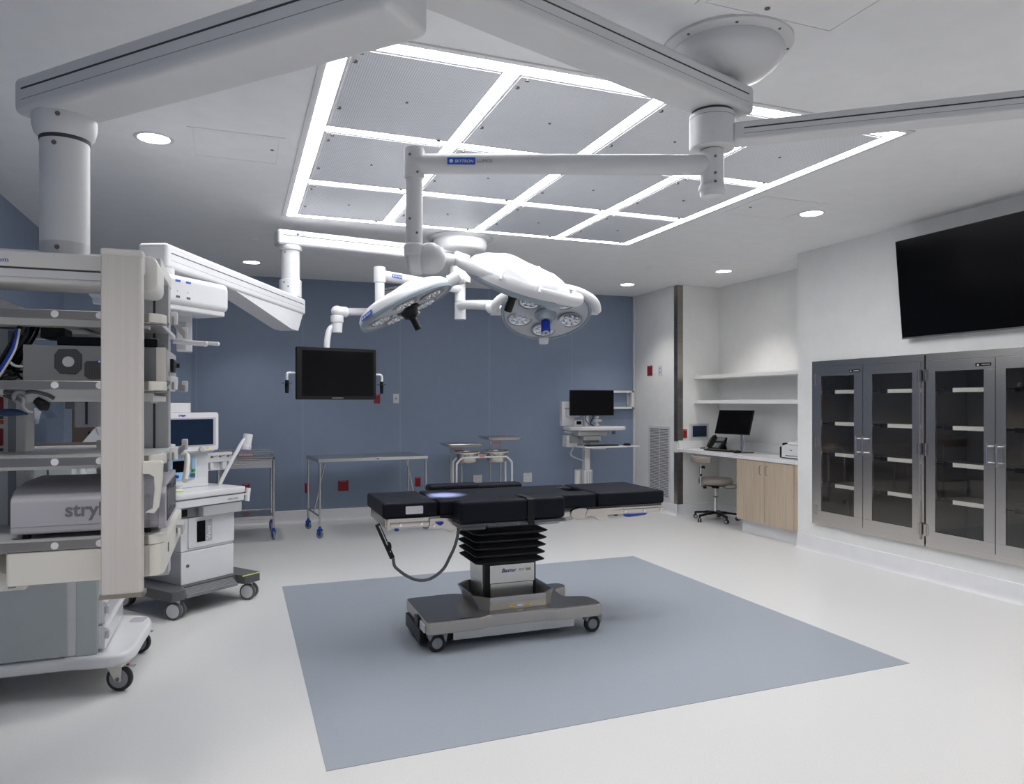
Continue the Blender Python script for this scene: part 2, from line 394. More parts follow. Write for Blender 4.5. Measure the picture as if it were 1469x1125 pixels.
for x_, y_, l_ in ((-.45,.9,'added fill downlight on the left behind the viewer, out of view'),(4.37,1.2,'added fill downlight on the right beside the viewer, out of view'),(-.45,-1.0,'added fill downlight in the rear left corner, out of view'),(1.9,-.6,'added fill downlight in the middle behind the viewer, out of view'),(4.37,-1.0,'added fill downlight in the rear right corner, out of view')):
    downlight(x_, y_, l_, 85, 125)  # unseen fill lamps in downlight fittings, added to brighten the left pendant
def hatch(x0,x1,y0,y1,label,lock=None):
    t = thing('ceiling_access_panel', label, 'access panel', ((x0+x1)/2,(y0+y1)/2,C)); 
    mb = MB(); w_ = .028
    for b in ((x0,x1,y0,y0+w_),(x0,x1,y1-w_,y1),(x0,x0+w_,y0+w_,y1-w_),(x1-w_,x1,y0+w_,y1-w_)): mb.box(*b,C-.004,C-.0005)
    mb.build('frame', 'ceiling', t)
    MB().box(x0+w_+.004,x1-w_-.004,y0+w_+.004,y1-w_-.004,C-.0035,C-.0005).build('hatch_door', 'ceiling', t)
    if lock: MB().cyl((*lock,C-.0035),(*lock,C-.007),.011,n=14).build('lock', 'screw', t)
hatch(-.262,.262,4.43,4.95,'square white ceiling access panel beside the left downlight',(.20,4.66))
hatch(3.69,4.29,4.42,4.95,'square white ceiling access panel right of the LED grid, level with a downlight',(3.78,4.70))
hatch(1.65,2.32,1.72,2.38,'white ceiling access panel at the top edge above the round boom mount',(1.93,2.30))
for x,y,l in ((4.416,7.24,'small round concealed sprinkler cover near the blue wall right of the grid'),(.154,7.316,'small round concealed sprinkler cover above the far left boom')):
    single('sprinkler_cover', MB().lathe([(0,-.006),(.040,-.006),(.044,-.003),(.044,-.0005)], (x,y,C), n=24), 'ceiling', l, 'sprinkler cover')
# ------------------------------------------------------------------ operating table
def caster(x, y, r=.055, w=.03, axis=(0,1,0), parent=None, hubm='mgrey', wheelm='rubber', name='caster', off=0, twin=0, hub_r=.6, MM=None, local=False):
    ax = Vector(axis).normalized(); c = Vector((x,y,r+.001)); mb = MB(MM)
    for k in ((-1,1) if twin else (0,)):
        cc = c+ax*k*twin
        prof = [(r*.70,-w/2),(r*.92,-w/2),(r,-w*.3),(r,w*.3),(r*.92,w/2),(r*.70,w/2),(r*.66,w*.38),(r*.66,-w*.38)]
        mb.lathe([(0,-w*.36)]+[(r*.66,-w*.36)]+prof[:6]+[(r*.66,w*.36),(0,w*.36)], cc, ax, n=28)
    o = mb.build(name, wheelm, parent, local=local)
    m2 = MB(MM)
    for k in ((-1,1) if twin else (0,)):
        cc = c+ax*k*twin; m2.cyl(cc-ax*w*.52, cc+ax*w*.52, r*hub_r, n=24, b=.002)
    m2.build('wheel_hub', hubm, o, local=local)
    return o
t = thing('operating_table', 'black padded operating table on a steel wheeled base standing on the blue floor square', 'operating table', (1.6,4.5,.0025))
mb = MB(); poly = rounded([(1.045,4.185),(1.045,4.76),(1.37,4.775),(1.43,4.74),(1.85,4.735),(1.93,4.785),(2.16,4.785),(2.19,4.70),(2.06,4.62),(2.045,4.44),(2.19,4.40),(2.215,4.30),(2.205,4.19),(1.885,4.19),(1.84,4.215),(1.44,4.215),(1.395,4.185)], .035)
mb.prism(poly, .118, .200, bev=.012); mb.build('base', 'basesteel', t)
mb = MB(); mb.box(1.225,2.035,4.255,4.70,.052,.120,.004); mb.m(1).box(1.03,1.23,4.30,4.70,.04,.125,.006); mb.build('underframe', ['steel','black'], t)
mb = MB(); mb.box(1.0385,1.045,4.23,4.34,.125,.17); mb.m(1).box(1.033,1.04,4.36,4.46,.125,.18,.002); mb.build('socket_panel', ['white2','black'], t)
for x,y in ((1.12,4.245),(2.165,4.262),(1.12,4.72),(2.13,4.73)):
    c = caster(x, y, .054, .034, parent=t, hubm='mgrey')
    m2 = MB(); m2.prism(rounded([(x-.05,.075),(x-.062,.118),(x+.062,.118),(x+.05,.06),(x+.03,.11),(x-.03,.11)],.01,3), y-.03, y+.03, 'xz') ; m2.build('wheel_hood', 'mgrey', c)
mb = MB(); mb.m(1).box(1.478,1.828,4.402,4.70,.198,.47,.003)
mb.m(0).box(1.512,1.806,4.394,4.404,.21,.335,.002).box(1.507,1.812,4.388,4.402,.338,.455,.002)
mb.box(1.470,1.480,4.43,4.68,.21,.335,.002).box(1.465,1.478,4.43,4.68,.338,.46,.002); mb.box(1.826,1.838,4.43,4.68,.21,.46,.002)
mb.build('column', ['steel','black'], t)
tx = MB(); tx.text('Baxter', .036, (1.585,4.3874,.405), (1,0,0), (0,0,1), shear=.25, bold=.0008); tx.build('lettering', 'letterblue', t)
tx = MB(); tx.text('PST 500', .024, (1.705,4.3874,.407), (1,0,0), (0,0,1)); tx.build('lettering', 'lettergrey', t)
def octa(x0,x1,y0,y1,c,z): return [(x0+c,y0,z),(x1-c,y0,z),(x1,y0+c,z),(x1,y1-c,z),(x1-c,y1,z),(x0+c,y1,z),(x0,y1-c,z),(x0,y0+c,z)]
mb = MB(); mb.loft([octa(1.42,1.90,4.285,4.74,.05,.199),octa(1.375,1.93,4.262,4.765,.09,.285),octa(1.385,1.92,4.272,4.755,.09,.285),octa(1.43,1.89,4.295,4.73,.05,.206)], cap=False)
mb.m(1).prism([(1.60,.212),(1.632,.212),(1.616,.238)], 4.279, 4.2835, 'xz').prism([(1.705,.214),(1.737,.214),(1.721,.240)], 4.279, 4.2835, 'xz')
mb.m(2).box(1.65,1.69,4.2785,4.284,.213,.238)
mb.build('skirt_tray', ['steel','yellow','strip'], t)
# accordion bellows
def rr3(x0,x1,y0,y1,z,r=.03): return [(u,v,z) for u,v in rrect(x0,x1,y0,y1,r,3)]
ring = []; zz = .455
ring.append(rr3(1.475,1.83,4.40,4.70,zz)); 
for i in range(5):
    h = .047; k = .0 + .004*i
    ring += [rr3(1.455-k,1.85+k,4.38-k,4.72+k,zz+.008), rr3(1.405-k,1.872+k,4.352-k,4.745+k,zz+h*.42), rr3(1.402-k,1.876+k,4.350-k,4.748+k,zz+h*.56), rr3(1.455-k,1.83+k,4.385,4.715,zz+h)]
    zz += h
MB().loft(ring).build('bellows', 'rubber', t)
mb = MB(); mb.prism(rrect(1.50,2.02,4.43,4.78,.03), .688, .742, bev=.006); mb.prism([(1.70,4.41),(2.05,4.41),(2.16,4.50),(2.16,4.80),(1.70,4.80)], .702, .776, bev=.005); mb.build('tilt_housing', 'lgrey', t)
mb = MB(); mb.box(.845,2.76,4.37,4.89,.780,.796,.002); mb.build('top_frame', 'dsteel', t)
# side rails, joints
for yy, s in ((4.352,1),(4.905,-1)):
    mb = MB()
    mb.box(.86,1.10,yy-.010*s if s>0 else yy, yy if s>0 else yy+.010,.742,.770,.003)
    mb.box(.845,1.17,min(yy,yy+.02*s),max(yy,yy+.02*s),.735,.795,.003)
    mb.box(1.30,2.10,min(yy-.008*s,yy+.014*s),max(yy-.008*s,yy+.014*s),.744,.776,.003)
    mb.box(2.28,2.76,min(yy-.008*s,yy+.014*s),max(yy-.008*s,yy+.014*s),.742,.768,.003)
    mb.build('side_rail', 'polsteel', t)
    mb = MB(); a_, b_ = min(yy-.02*s,yy+.01*s), max(yy-.02*s,yy+.01*s)
    mb.prism(rounded([(1.10,.724),(1.10,.788),(1.16,.788),(1.30,.778),(1.42,.778),(1.42,.740),(1.28,.728),(1.255,.700),(1.225,.696),(1.20,.718),(1.17,.722)],.008,3), a_, b_, 'xz', bev=.002); mb.build('rail_joint', 'polsteel', t); mb = MB()
    mb.prism(rounded([(2.05,.742),(2.05,.785),(2.10,.800),(2.17,.795),(2.17,.735),(2.10,.722)],.02,4), a_, b_, 'xz', bev=.002)
    mb.prism(rounded([(2.15,.742),(2.17,.790),(2.44,.790),(2.44,.775),(2.33,.770),(2.31,.745),(2.33,.728),(2.29,.708),(2.25,.712),(2.22,.742)],.008,3), a_-.004, b_+.004, 'xz', bev=.002)
    mb.prism(rounded([(2.31,.742),(2.31,.772),(2.76,.772),(2.775,.752),(2.76,.744)],.006,3), a_, b_, 'xz', bev=.002)
    mb.build('rail_joint', 'polsteel', t)
mb = MB()
for x in (.92,1.05): mb.cyl((x,4.341,.756),(x,4.334,.756),.009,n=12)
for x in (2.45,2.60,2.73): mb.cyl((x,4.333,.757),(x,4.326,.757),.008,n=12)
mb.cyl((1.125,4.333,.742),(1.125,4.326,.742),.007,n=10)
mb.build('rail_bolts', 'chrome', t)
for poly in ([(1.135,.765),(1.185,.765),(1.180,.752),(1.163,.742),(1.145,.750)], [(2.435,.742),(2.62,.742),(2.60,.730),(2.47,.722),(2.44,.728)]):
    mb = MB(); mb.prism(rounded(poly,.004,2), 4.318, 4.331, 'xz', bev=.001); mb.build('release_lever', 'navy', t)
MB().ball((.90,4.35,.728),.013,(1.2,1,.7)).build('release_button', 'navy', t)
# cushions
def cushion(poly, z0, z1, name, b=.016, m='vinyl'):
    mb = MB(); mb.prism(poly, z0, z1, bev=b); return mb.build(name, m, t, ang=50)
hc = cushion(rrect(.815,1.152,4.350,4.912,.014), .798, .889, 'head_cushion')
mb = MB(); mb.prism(rrect(.955,1.062,.818,.866,.006), 4.3478, 4.3505, 'xz'); tag(mb.build('care_label', 'white2', hc), 'white label')
cushion(rounded([(1.168,4.350),(2.243,4.350),(2.243,4.53),(2.13,4.53),(2.13,4.735),(2.243,4.735),(2.243,4.912),(1.168,4.912)],.012,3), .798, .889, 'torso_cushion')
cushion(rrect(2.262,2.770,4.350,4.912,.014), .798, .889, 'leg_cushion')
for (x0,x1,y0,y1,z0,z1) in ((1.25,1.695,4.185,4.342,.764,.899),(1.675,1.945,4.190,4.342,.768,.902),(1.25,1.62,4.925,5.07,.86,.918),(1.60,1.945,4.930,5.06,.858,.912)):
    p_ = MB(); p_.box(x0,x1,y0,y1,z0,z1,.022,4); p_.build('arm_pad', 'vinyl', t, ang=50)
mb = MB(); mb.box(1.25,1.95,4.20,4.345,.745,.762,.004).box(1.27,1.42,4.21,4.33,.722,.746,.006).box(1.25,1.95,4.915,5.05,.845,.857,.003).box(1.4,1.8,4.90,4.95,.79,.85,.003); mb.build('arm_board', 'dgrey', t)
mb = MB(); P = [(1.685,4.345,.9045),(1.685,4.30,.9055),(1.70,4.20,.9035),(1.705,4.181,.895),(1.705,4.179,.84),(1.705,4.181,.738)]
mb.loft([[(x-.022,y,z),(x+.022,y,z),(x+.022,y+.0001,z+.003),(x-.022,y+.0001,z+.003)] if i < 3 else [(x-.022,y,z),(x+.022,y,z),(x+.022,y+.004,z),(x-.022,y+.004,z)] for i,(x,y,z) in enumerate(P)])
mb.build('strap', 'black', t)
# head end bracket
mb = MB(); mb.box(.835,.850,4.38,4.88,.735,.792,.003).box(.842,.862,4.36,4.40,.725,.79,.003); mb.build('end_bracket', 'polsteel', t)
# hand control on its cable
q = lambda px,py: FY(px,py,4.335)
hand = thing('hand_control', 'black handset with coiled cable hanging from the head end of the operating table', 'remote control', tuple(q(543,780)))
mb = MB(); mb.beam(q(541,752), q(563,801), .030, .018, .005, up=(0,1,0)); mb.m(1).beam(q(543.5,754), q(560,792), .006, .020, .001, up=(0,1,0)); mb.m(0).ball(q(558,785), .020, (.8,.9,1.6)); mb.build('handset', ['black','lgrey'], hand)
path = [q(564,801), q(566,812), q(573,819), q(583,826), q(597,832), q(612,832), q(625,826), q(637,815), q(645,800), q(652,785), q(656,771), q(658,757)]
MB().tube(path, .0095, n=10, sm=6).build('cable', 'dgrey', hand)

# ------------------------------------------------------------------ surgical lights
FWD = Vector((math.sin(YAW), math.cos(YAW), 0)); RGT = Vector((math.cos(YAW), -math.sin(YAW), 0)); UP = Vector((0,0,1))
LR = .31
def lamp_head(root, c, X, Zt, side, handle_m, cover='white', tab=1, pivot=True, LR=.31, span=12):
    """lamp housing: local X along the yoke chord, local Z out of the back shell"""
    X = Vector(X).normalized(); Zt = (Vector(Zt)-X*Vector(Zt).dot(X)).normalized(); Y = Zt.cross(X)
    F = Matrix.Translation(c) @ Matrix((X,Y,Zt)).transposed().to_4x4()
    def egg(a, k=1.):   # rounded, slightly six-sided outline
        r = LR*k*(1+.018*math.cos(3*a+.5)); return (r*math.cos(a), r*math.sin(a))
    n = 60; rg = lambda k, z, e=1.: [(egg(2*math.pi*j/n,k)[0], egg(2*math.pi*j/n,k)[1]*e, z+(.010*math.cos(6*math.pi*j/n) if 0<k<.75 else 0)) for j in range(n)]
    h = MB(F); h.loft([rg(1,.006), rg(.985,.030), rg(.93,.052), rg(.80,.074), rg(.60,.088), rg(.35,.094), rg(.1,.096)]); 
    for s_ in (-1,1):      # raised ribs of the shell
        h.tube([(s_*.10,-.27,.040),(s_*.095,-.20,.070),(s_*.09,-.10,.087),(s_*.09,.10,.087),(s_*.095,.20,.070),(s_*.10,.27,.040)], .008, n=8, sm=4)
    h.box(-.035,.035,min(tab*(LR-.03),tab*(LR+.055)),max(tab*(LR-.03),tab*(LR+.055)),-.032,.012,.012,3)
    sh = h.build('housing', cover, root, ang=60)
    MB(F).loft([rg(.995,.007), rg(1.012,-.004), rg(.995,-.020), rg(.955,-.022), rg(.93,-.012), rg(.93,.004)]).build('rim', 'rim', root)
    MB(F).loft([rg(.935,-.004), rg(.93,-.014), rg(.5,-.019), rg(.05,-.020)]).build('lamp_face', 'lampface', root)
    for j in range(5):
        a = 2*math.pi*j/5+.35; cx, cy = .185*math.cos(a), .185*math.sin(a)
        m2 = MB(F @ Matrix.Translation((cx,cy,-.0185)) @ Matrix.Rotation(a,4,'Z'))
        m2.m(1).lathe([(.087,.002),(.087,-.003),(.077,-.005),(.074,.001)], n=28)
        m2.m(0).lathe([(.075,-.002),(.05,-.006),(0,-.008)], n=28)
        for q_ in range(7):
            aa = 2*math.pi*q_/7; m2.ball((.043*math.cos(aa),.043*math.sin(aa),-.006),.019,(1,1,.5),8)
        m2.ball((0,0,-.006),.019,(1,1,.5),8)
        m2.build('lens', ['reflector','mgrey'], root)
    hb = MB(F); hb.lathe([(.078,-.018),(.078,-.030),(.060,-.034),(.048,-.060),(.046,-.075),(0,-.076)], n=28); hb.build('handle_socket', 'rim' if handle_m == 'bluecap' else 'black', root)
    hd = MB(F); hd.cyl((0,0,-.074),(0,0,-.165),.032 if handle_m == 'bluecap' else .022,n=24,b=.004)
    if handle_m != 'bluecap': hd.lathe([(.026,-.075),(.030,-.082),(.024,-.09)],n=20)
    else: hd.m(1).cyl((0,0,-.164),(0,0,-.167),.026,n=20).m(2).cyl((0,0,-.166),(0,0,-.169),.006,n=10)
    hd.build('handle', [handle_m,'lgrey','black'], root)
    # yoke: bar following one side of the head from the arm joint to the far pivot
    pts = []
    for j in range(span+1):
        a = math.pi + side*math.pi*j/12; k = LR+.035
        pts.append((k*1.03*math.cos(a), k*.72*math.sin(a)*1.0, .018+.012*math.sin(math.pi*j/12)))
    yk = MB(F); yk.tube(pts, .031, n=14, sm=2); 
    if pivot: yk.cyl((LR+.002,0,.018),(LR+.055,0,.018),.032,n=18,b=.006)
    yk.cyl((-LR-.07,0,.018),(-LR+.01,0,.018),.034,n=18,b=.006)
    yk.build('yoke', cover, root)
    return F
def sticker(root, p, right, up, w, h, words, scale):
    n = Vector(right).cross(Vector(up)).normalized(); r = Vector(right).normalized(); u = Vector(up).normalized(); p = Vector(p)
    F = Matrix.Translation(p) @ Matrix((r,u,n)).transposed().to_4x4()
    s = MB(F); s.box(0,w,0,h,0,.0008)
    s.m(1).lathe([(h*.26,.0009),(h*.26,.0014),(h*.13,.0014),(h*.13,.0009)], (h*.55,h*.5,0), n=20)
    s.text(words, h*.58, (h*1.0,h*.28,.001), (1,0,0), (0,1,0), depth=.0003, shear=.25, bold=h*.008)
    s.build('maker_sticker', ['label','letterwhite'], root)
# light 1: under the round hub of the big near boom
H1 = Vector((1.892,2.60,0))
t = thing('surgical_light', 'nearest surgical light on a long level arm, its face turned away, black handle showing', 'surgical light', (1.892,2.60,2.57))
TP = Vector((.705,3.047,2.512))
mb = MB(); mb.cyl((*H1.xy,2.57),(*H1.xy,2.41),.049,n=28,b=.004).cyl((*H1.xy,2.42),(*H1.xy,2.395),.056,n=28,b=.006); mb.m(1).lathe([(.052,2.395),(.048,2.372),(.0,2.366)],(*H1.xy,0),n=28)
mb.m(2); 
for z in (2.53,2.46,2.425): 
    p = Vector((*H1.xy,z)); mb.cyl(p-FWD*.047, p-FWD*.052,.006,n=10)
mb.build('spindle', ['white2','white','screw'], t)
mb = MB(); e0 = Vector((*H1.xy,2.508)); mb.cyl(e0, TP, .043, n=28); mb.build('tube_arm', 'white2', t)
dirA = (e0-TP).normalized(); side = -FWD
sticker(t, TP+dirA*.145-FWD*.0445+Vector((0,0,-.016)), dirA, (0,0,1), .118, .030, 'SKYTRON', 1)
tx = MB(); tx.text('LUMOS', .020, TP+dirA*.270-FWD*.0437+Vector((0,0,-.007)), dirA, (0,0,1)); tx.build('lettering', 'lettergrey', t)
mb = MB(); mb.cyl(TP+Vector((0,0,.066)), TP-Vector((0,0,.062)), .043, n=28, b=.006); mb.m(0).cyl(TP-Vector((0,0,.06)), TP-Vector((0,0,.365)), .036, n=28)
mb.m(1)
for dz, o_ in ((.028,-.3),(-.045,.5),(-.24,-.4),(-.30,.5)):
    d_ = (-FWD+RGT*o_).normalized(); p = TP+Vector((0,0,dz)); r_ = .042 if dz > -.06 else .035; mb.cyl(p+d_*r_, p+d_*(r_+.003), .0055, n=10)
mb.build('post', ['white2','screw'], t)
EL = Vector((.735,3.07,2.115))
mb = MB(); mb.cyl(TP-Vector((0,0,.34)), TP-Vector((0,0,.395)), .043, n=24, b=.010)
mb.cyl(EL-RGT*.045-Vector((0,0,.0)), EL+RGT*.012, .070, n=28, b=.016); mb.ball(EL+RGT*.045, .068, (1,1,1), 20); mb.m(1).cyl(EL-RGT*.052, EL-RGT*.044, .05, n=24, b=.003)
mb.build('elbow', ['white2','lgrey'], t, ang=50)
HC = Vector((1.372,3.55,2.125)); X1 = (RGT*.93-UP*.30+FWD*.10).normalized(); Z1 = RGT*.30+UP*.90-FWD*.36
att = HC-X1*(.285+.06)
mb = MB(); mb.tube([EL+RGT*.05, EL+(att-EL)*.5+UP*.012, att], .027, n=18, sm=5); mb.cyl(EL+RGT*.07, EL+(att-EL)*.35+UP*.01, .033, n=20, b=.004); mb.build('spring_arm', 'white2', t)
lamp_head(t, HC, X1, Z1, 1, 'black', LR=.285)

# ------------------------------------------------------------------ near ceiling boom with round mount
t = thing('ceiling_boom', 'near ceiling boom: round dome mount, wide beam running to the top left, drum hub below', 'ceiling boom', (1.96,2.60,C))
mb = MB(); mb.lathe([(.0,-.001),(.275,-.001),(.275,-.012),(.262,-.022),(.232,-.026),(.232,-.03)], (1.98,2.62,C), n=56); 
mb.m(1)
for k in range(8):
    a = k*math.pi/4+.3; mb.cyl((1.98+.255*math.cos(a),2.62+.255*math.sin(a),C-.0215),(1.98+.255*math.cos(a),2.62+.255*math.sin(a),C-.026),.006,n=8)
mb.build('mount_flange', ['white2','screw'], t)
MB().lathe([(.235,-.026),(.235,-.062),(.215,-.090),(.17,-.125),(.11,-.145),(.07,-.152),(.0,-.152)], (1.98,2.62,C), n=56).build('mount_dome', 'white2', t, ang=50)
def boom_beam(p0, p1, w, h, parent, name='beam', m='white2', b=.022):
    mb = MB(); mb.beam(p0, p1, w, h, b, seg=4); d = (Vector(p1)-Vector(p0)).normalized(); s_ = d.cross(UP).normalized()
    mb.m(1)
    for k in (-1,1):
        q0 = Vector(p0)+d*.045+s_*k*w/2; q1 = Vector(p1)-d*.045+s_*k*w/2
        mb.beam(q0+UP*h*.12, q1+UP*h*.12, .0016, .0055)
    mb.m(2)
    for k in (-1,1):
        q0 = Vector(p0)+d*.045+s_*k*w/2; q1 = Vector(p1)-d*.045+s_*k*w/2
        mb.beam(q0-UP*h*.17, q1-UP*h*.17, .001, .002)
    return mb.build(name, [m,'line','mgrey'], parent, ang=40)
MB().cyl((1.955,2.61,C-.15),(1.955,2.61,2.85),.055,n=28).build('shaft', 'lgrey', t)
boom_beam((.17,2.025,2.79),(2.045,2.635,2.79),.185,.12,t)
mb = MB(); mb.cyl((*H1.xy,2.73),(*H1.xy,2.722),.086,n=36); mb.m(1).cyl((*H1.xy,2.722),(*H1.xy,2.572),.095,n=40,b=.010); mb.m(0).cyl((*H1.xy,2.700),(*H1.xy,2.6985),.0955,n=40); mb.build('hub', ['line','white2'], t)
boom_beam((1.965,2.555,2.628),(2.95,1.77,2.628),.10,.080,t,'cross_arm',b=.012)
# ------------------------------------------------------------------ far ceiling mount, its boom and pendant
def ring_mount(t, x, y, r):
    MB().lathe([(0,-.001),(r,-.001),(r,-.01),(r*.93,-.022),(r*.82,-.026),(r*.82,-.03)], (x,y,C), n=56).build('mount_flange', 'white2', t)
    MB().lathe([(r*.80,-.028),(r*.82,-.06),(r*.78,-.11),(r*.70,-.135),(r*.4,-.15),(0,-.15)], (x,y,C), n=56).build('mount_dome', 'white2', t, ang=50)
t = thing('ceiling_boom', 'far ceiling boom over the lamps, with a second long beam sloping to the left', 'ceiling boom', (1.96,6.57,C))
ring_mount(t, 1.96, 6.57, .31)
MB().cyl((1.96,6.57,C-.15),(1.96,6.57,2.70),.07,n=28).build('shaft', 'white', t)
MB().cyl((1.96,6.57,2.775),(1.96,6.57,2.615),.098,n=32,b=.006).build('hub', 'white', t)
E0 = Vector((.30,6.32,2.855)); E1 = Vector((1.90,6.562,2.855)); boom_beam(E0, E1, .17, .125, t, m='white')
s_ = (E1-E0).normalized(); tx = MB(); q0 = E0+s_*.16+s_.cross(UP)*.0865+UP*.030
tx.ball(q0, .010, (1,.2,1), 10); tx.text('Skytron', .022, q0+s_*.03-UP*.008, s_, UP); tx.build('maker_mark', 'label', t)
CX, CY = .417, 6.34
mb = MB(); mb.cyl((CX,CY,2.80),(CX,CY,2.755),.094,n=32,b=.012).cyl((CX,CY,2.755),(CX,CY,2.50),.076,n=32).cyl((CX,CY,2.515),(CX,CY,2.37),.090,n=32,b=.008)
mb.m(1)
for z, o_ in ((2.735,-.3),(2.485,-.3),(2.45,.1)):
    d_ = (-FWD+RGT*o_).normalized(); r_ = .076 if z > 2.6 else .090; mb.cyl(Vector((CX,CY,z))+d_*(r_-.002), Vector((CX,CY,z))+d_*(r_+.003), .007, n=10)
mb.build('column', ['white','screw'], t)
F0 = Vector((-.435,4.425,2.305)); F1 = Vector((.47,6.45,2.305)); boom_beam(F0, F1, .17, .135, t, 'lower_beam', 'white')
mb = MB(); d_ = (F1-F0).normalized(); sd = d_.cross(UP).normalized(); L_ = (F1-F0).length
prof = [(L_*.40,0),(L_*.86,-.150),(L_*.93,-.150),(L_*.98,0)]
mb.loft([[tuple(F0+d_*u+sd*k*.075+UP*(v-.066)) for u,v in prof] for k in (-1,1)]); mb.build('brake_cover', 'white', t)
# pendant box at the left end of the lower beam, with a narrow service column
mb = MB(); mb.cyl((-.385,4.47,2.24),(-.385,4.47,2.16),.06,n=24); mb.build('drop_shaft', 'white', t)
pd = Vector((.612,.80,0)).normalized(); pn = Vector((pd.y,-pd.x,0))
P0 = Vector((-.62,4.12,0)); P1 = Vector((-.135,4.68,0))
def boxalong(mb, p0, p1, w, z0, z1, b): mb.beam((p0.x,p0.y,(z0+z1)/2),(p1.x,p1.y,(z0+z1)/2), w, z1-z0, b, seg=4)
mb = MB(); boxalong(mb, P0, P1, .26, 2.02, 2.185, .035)
boxalong(mb, P0+pd*.02, P1-pd*.02, .22, 1.995, 2.03, .01); mb.build('pendant_head', 'white', t)
mb = MB(); pdd = (P1-P0).normalized(); nn = pdd.cross(UP)
for k in (.44,.54):
    q = P0+pdd*((P1-P0).length*k)+nn*.1305; mb.m(0).beam((q.x,q.y,2.150),(q.x+pdd.x*.035,q.y+pdd.y*.035,2.150),.001,.012).m(1).beam((q.x+pdd.x*.005,q.y+pdd.y*.005,2.065),(q.x+pdd.x*.03,q.y+pdd.y*.03,2.065),.003,.012).beam((q.x+pdd.x*.012,q.y+pdd.y*.012,2.095),(q.x+pdd.x*.016,q.y+pdd.y*.016,2.095),.002,.006)
mb.build('control_keys', ['label','dgrey'], t)
mb = MB(); mb.box(-.325,-.245,4.58,4.66,1.79,2.0,.004); mb.m(1).box(-.325,-.275,4.574,4.581,1.80,1.84,.002).box(-.315,-.275,4.574,4.581,1.90,1.96,.002); mb.build('service_column', ['white','lgrey'], t)

# lamps two and three on the far mount
def far_light(label, post_top, HCp, X, Z, side, handle, z_arm, hub_z, yoke_cover='white', post_drop=.25, blue=True):
    t = thing('surgical_light', label, 'surgical light', (1.96,6.57,hub_z+.03))
    mb = MB(); a = Vector((1.96,6.57,z_arm)); b = Vector(post_top)
    mb.cyl((1.96,6.57,hub_z+.028),(1.96,6.57,hub_z-.14 if side > 0 else hub_z-.165),.050,n=28,b=.004)
    mb.build('spindle', 'white', t)
    mb = MB(); mb.cyl(a, b, .043, n=24); mb.build('tube_arm', 'white', t)
    return t, a, b
X2 = -(RGT*.89+UP*.46).normalized(); Z2 = -(RGT*.45-UP*.87+FWD*.02); C2 = Vector((.985,4.46,2.095))
t, a, b = far_light('far surgical light tilted on the left with maker stickers and a slim black handle', (1.10,6.0,2.545), C2, X2, Z2, 1, 'black', 2.56, 2.58)
mb = MB(); mb.cyl(b+UP*.065, b-UP*.065, .048, n=28, b=.006).cyl(b-UP*.06, b-UP*.30, .039, n=24).ball(b-UP*.31, .05); mb.build('post', 'white', t)
da = (a-b).normalized(); dn = da.cross(UP); sticker(t, b+da*.10+dn*.0445-UP*.012, da, UP, .115, .03, 'SKYTRON', 1)
at2 = C2-X2*(LR+.05)
mb = MB(); mb.tube([b-UP*.31, (b-UP*.31)*.45+at2*.55+UP*.06+FWD*.05, at2+FWD*.10+UP*.01, at2+FWD*.02], .028, n=14, sm=6); mb.build('spring_arm', 'white', t)
F = lamp_head(t, C2, X2, Z2, 1, 'black', tab=-1, pivot=False, span=6)
lb = bpy.data.lights.new('lamp_beam', 'SPOT'); lb.energy = 1700; lb.spot_size = R(12); lb.spot_blend = .7; lb.shadow_soft_size = .05; lb.color = (.72,.78,1.)
lo = bpy.data.objects.new('lamp_beam', lb); COL.objects.link(lo); lo.parent = t; src = F @ Vector((-.12,-.10,-.06)); lo.location = WM(t).inverted() @ src; lo.rotation_euler = (Vector((1.27,4.62,.89))-src).to_track_quat('-Z','Y').to_euler()
a0, a1 = R(33), R(56); P0_ = Vector((.3135*math.cos(a0),.3135*math.sin(a0),.010)); P1_ = Vector((.3135*math.cos(a1),.3135*math.sin(a1),.010)); rd = Vector((math.cos((a0+a1)/2),math.sin((a0+a1)/2),0))
tr = (P1_-P0_).normalized(); uz = (Vector((0,0,1))-rd*.42).normalized(); nz_ = tr.cross(uz); k_ = 1 if nz_.dot(rd) > 0 else -1
s2 = MB(F @ Matrix.Translation(P0_+rd*.008) @ Matrix((tr*k_, uz, nz_*k_)).transposed().to_4x4()); w0 = 0 if k_ > 0 else -(P1_-P0_).length
s2.box(w0,w0+.122,0,.027,-.004,.001); s2.m(1).text('SKYTRON', .018, (w0+.026,.007,.0012), (1,0,0), (0,1,0), depth=.0003, shear=.25, bold=.0003); s2.m(1).lathe([(.008,0),(.008,.0008),(.004,.0008),(.004,0)], (w0+.014,.0135,.0012), n=16); s2.build('maker_sticker', ['label','letterwhite'], t)
X3 = RGT.copy(); Z3 = (RGT*.06+UP*.88+FWD*.47); C3 = Vector((1.99,4.62,2.115))
t3 = thing('surgical_light', 'far surgical light on the right facing the viewer, round lenses and blue handle', 'surgical light', (1.96,6.57,2.43))
MB().cyl((1.96,6.57,2.436),(1.96,6.57,2.30),.052,n=28,b=.004).lathe([(.056,2.30),(.052,2.272),(0,2.266)],(1.96,6.57,0),n=28).build('spindle', 'white', t3)
k3 = C3-X3*(LR+.06)+UP*.035
mb = MB(); mb.tube([(1.96,6.57,2.39),(1.93,6.30,2.375),k3+FWD*.35+UP*.06,k3+FWD*.02], .040, n=18, sm=6); mb.build('spring_arm', 'white', t3)
MB().ball(k3, .045).build('elbow', 'white', t3)
lamp_head(t3, C3, X3, Z3, 1, 'bluecap')

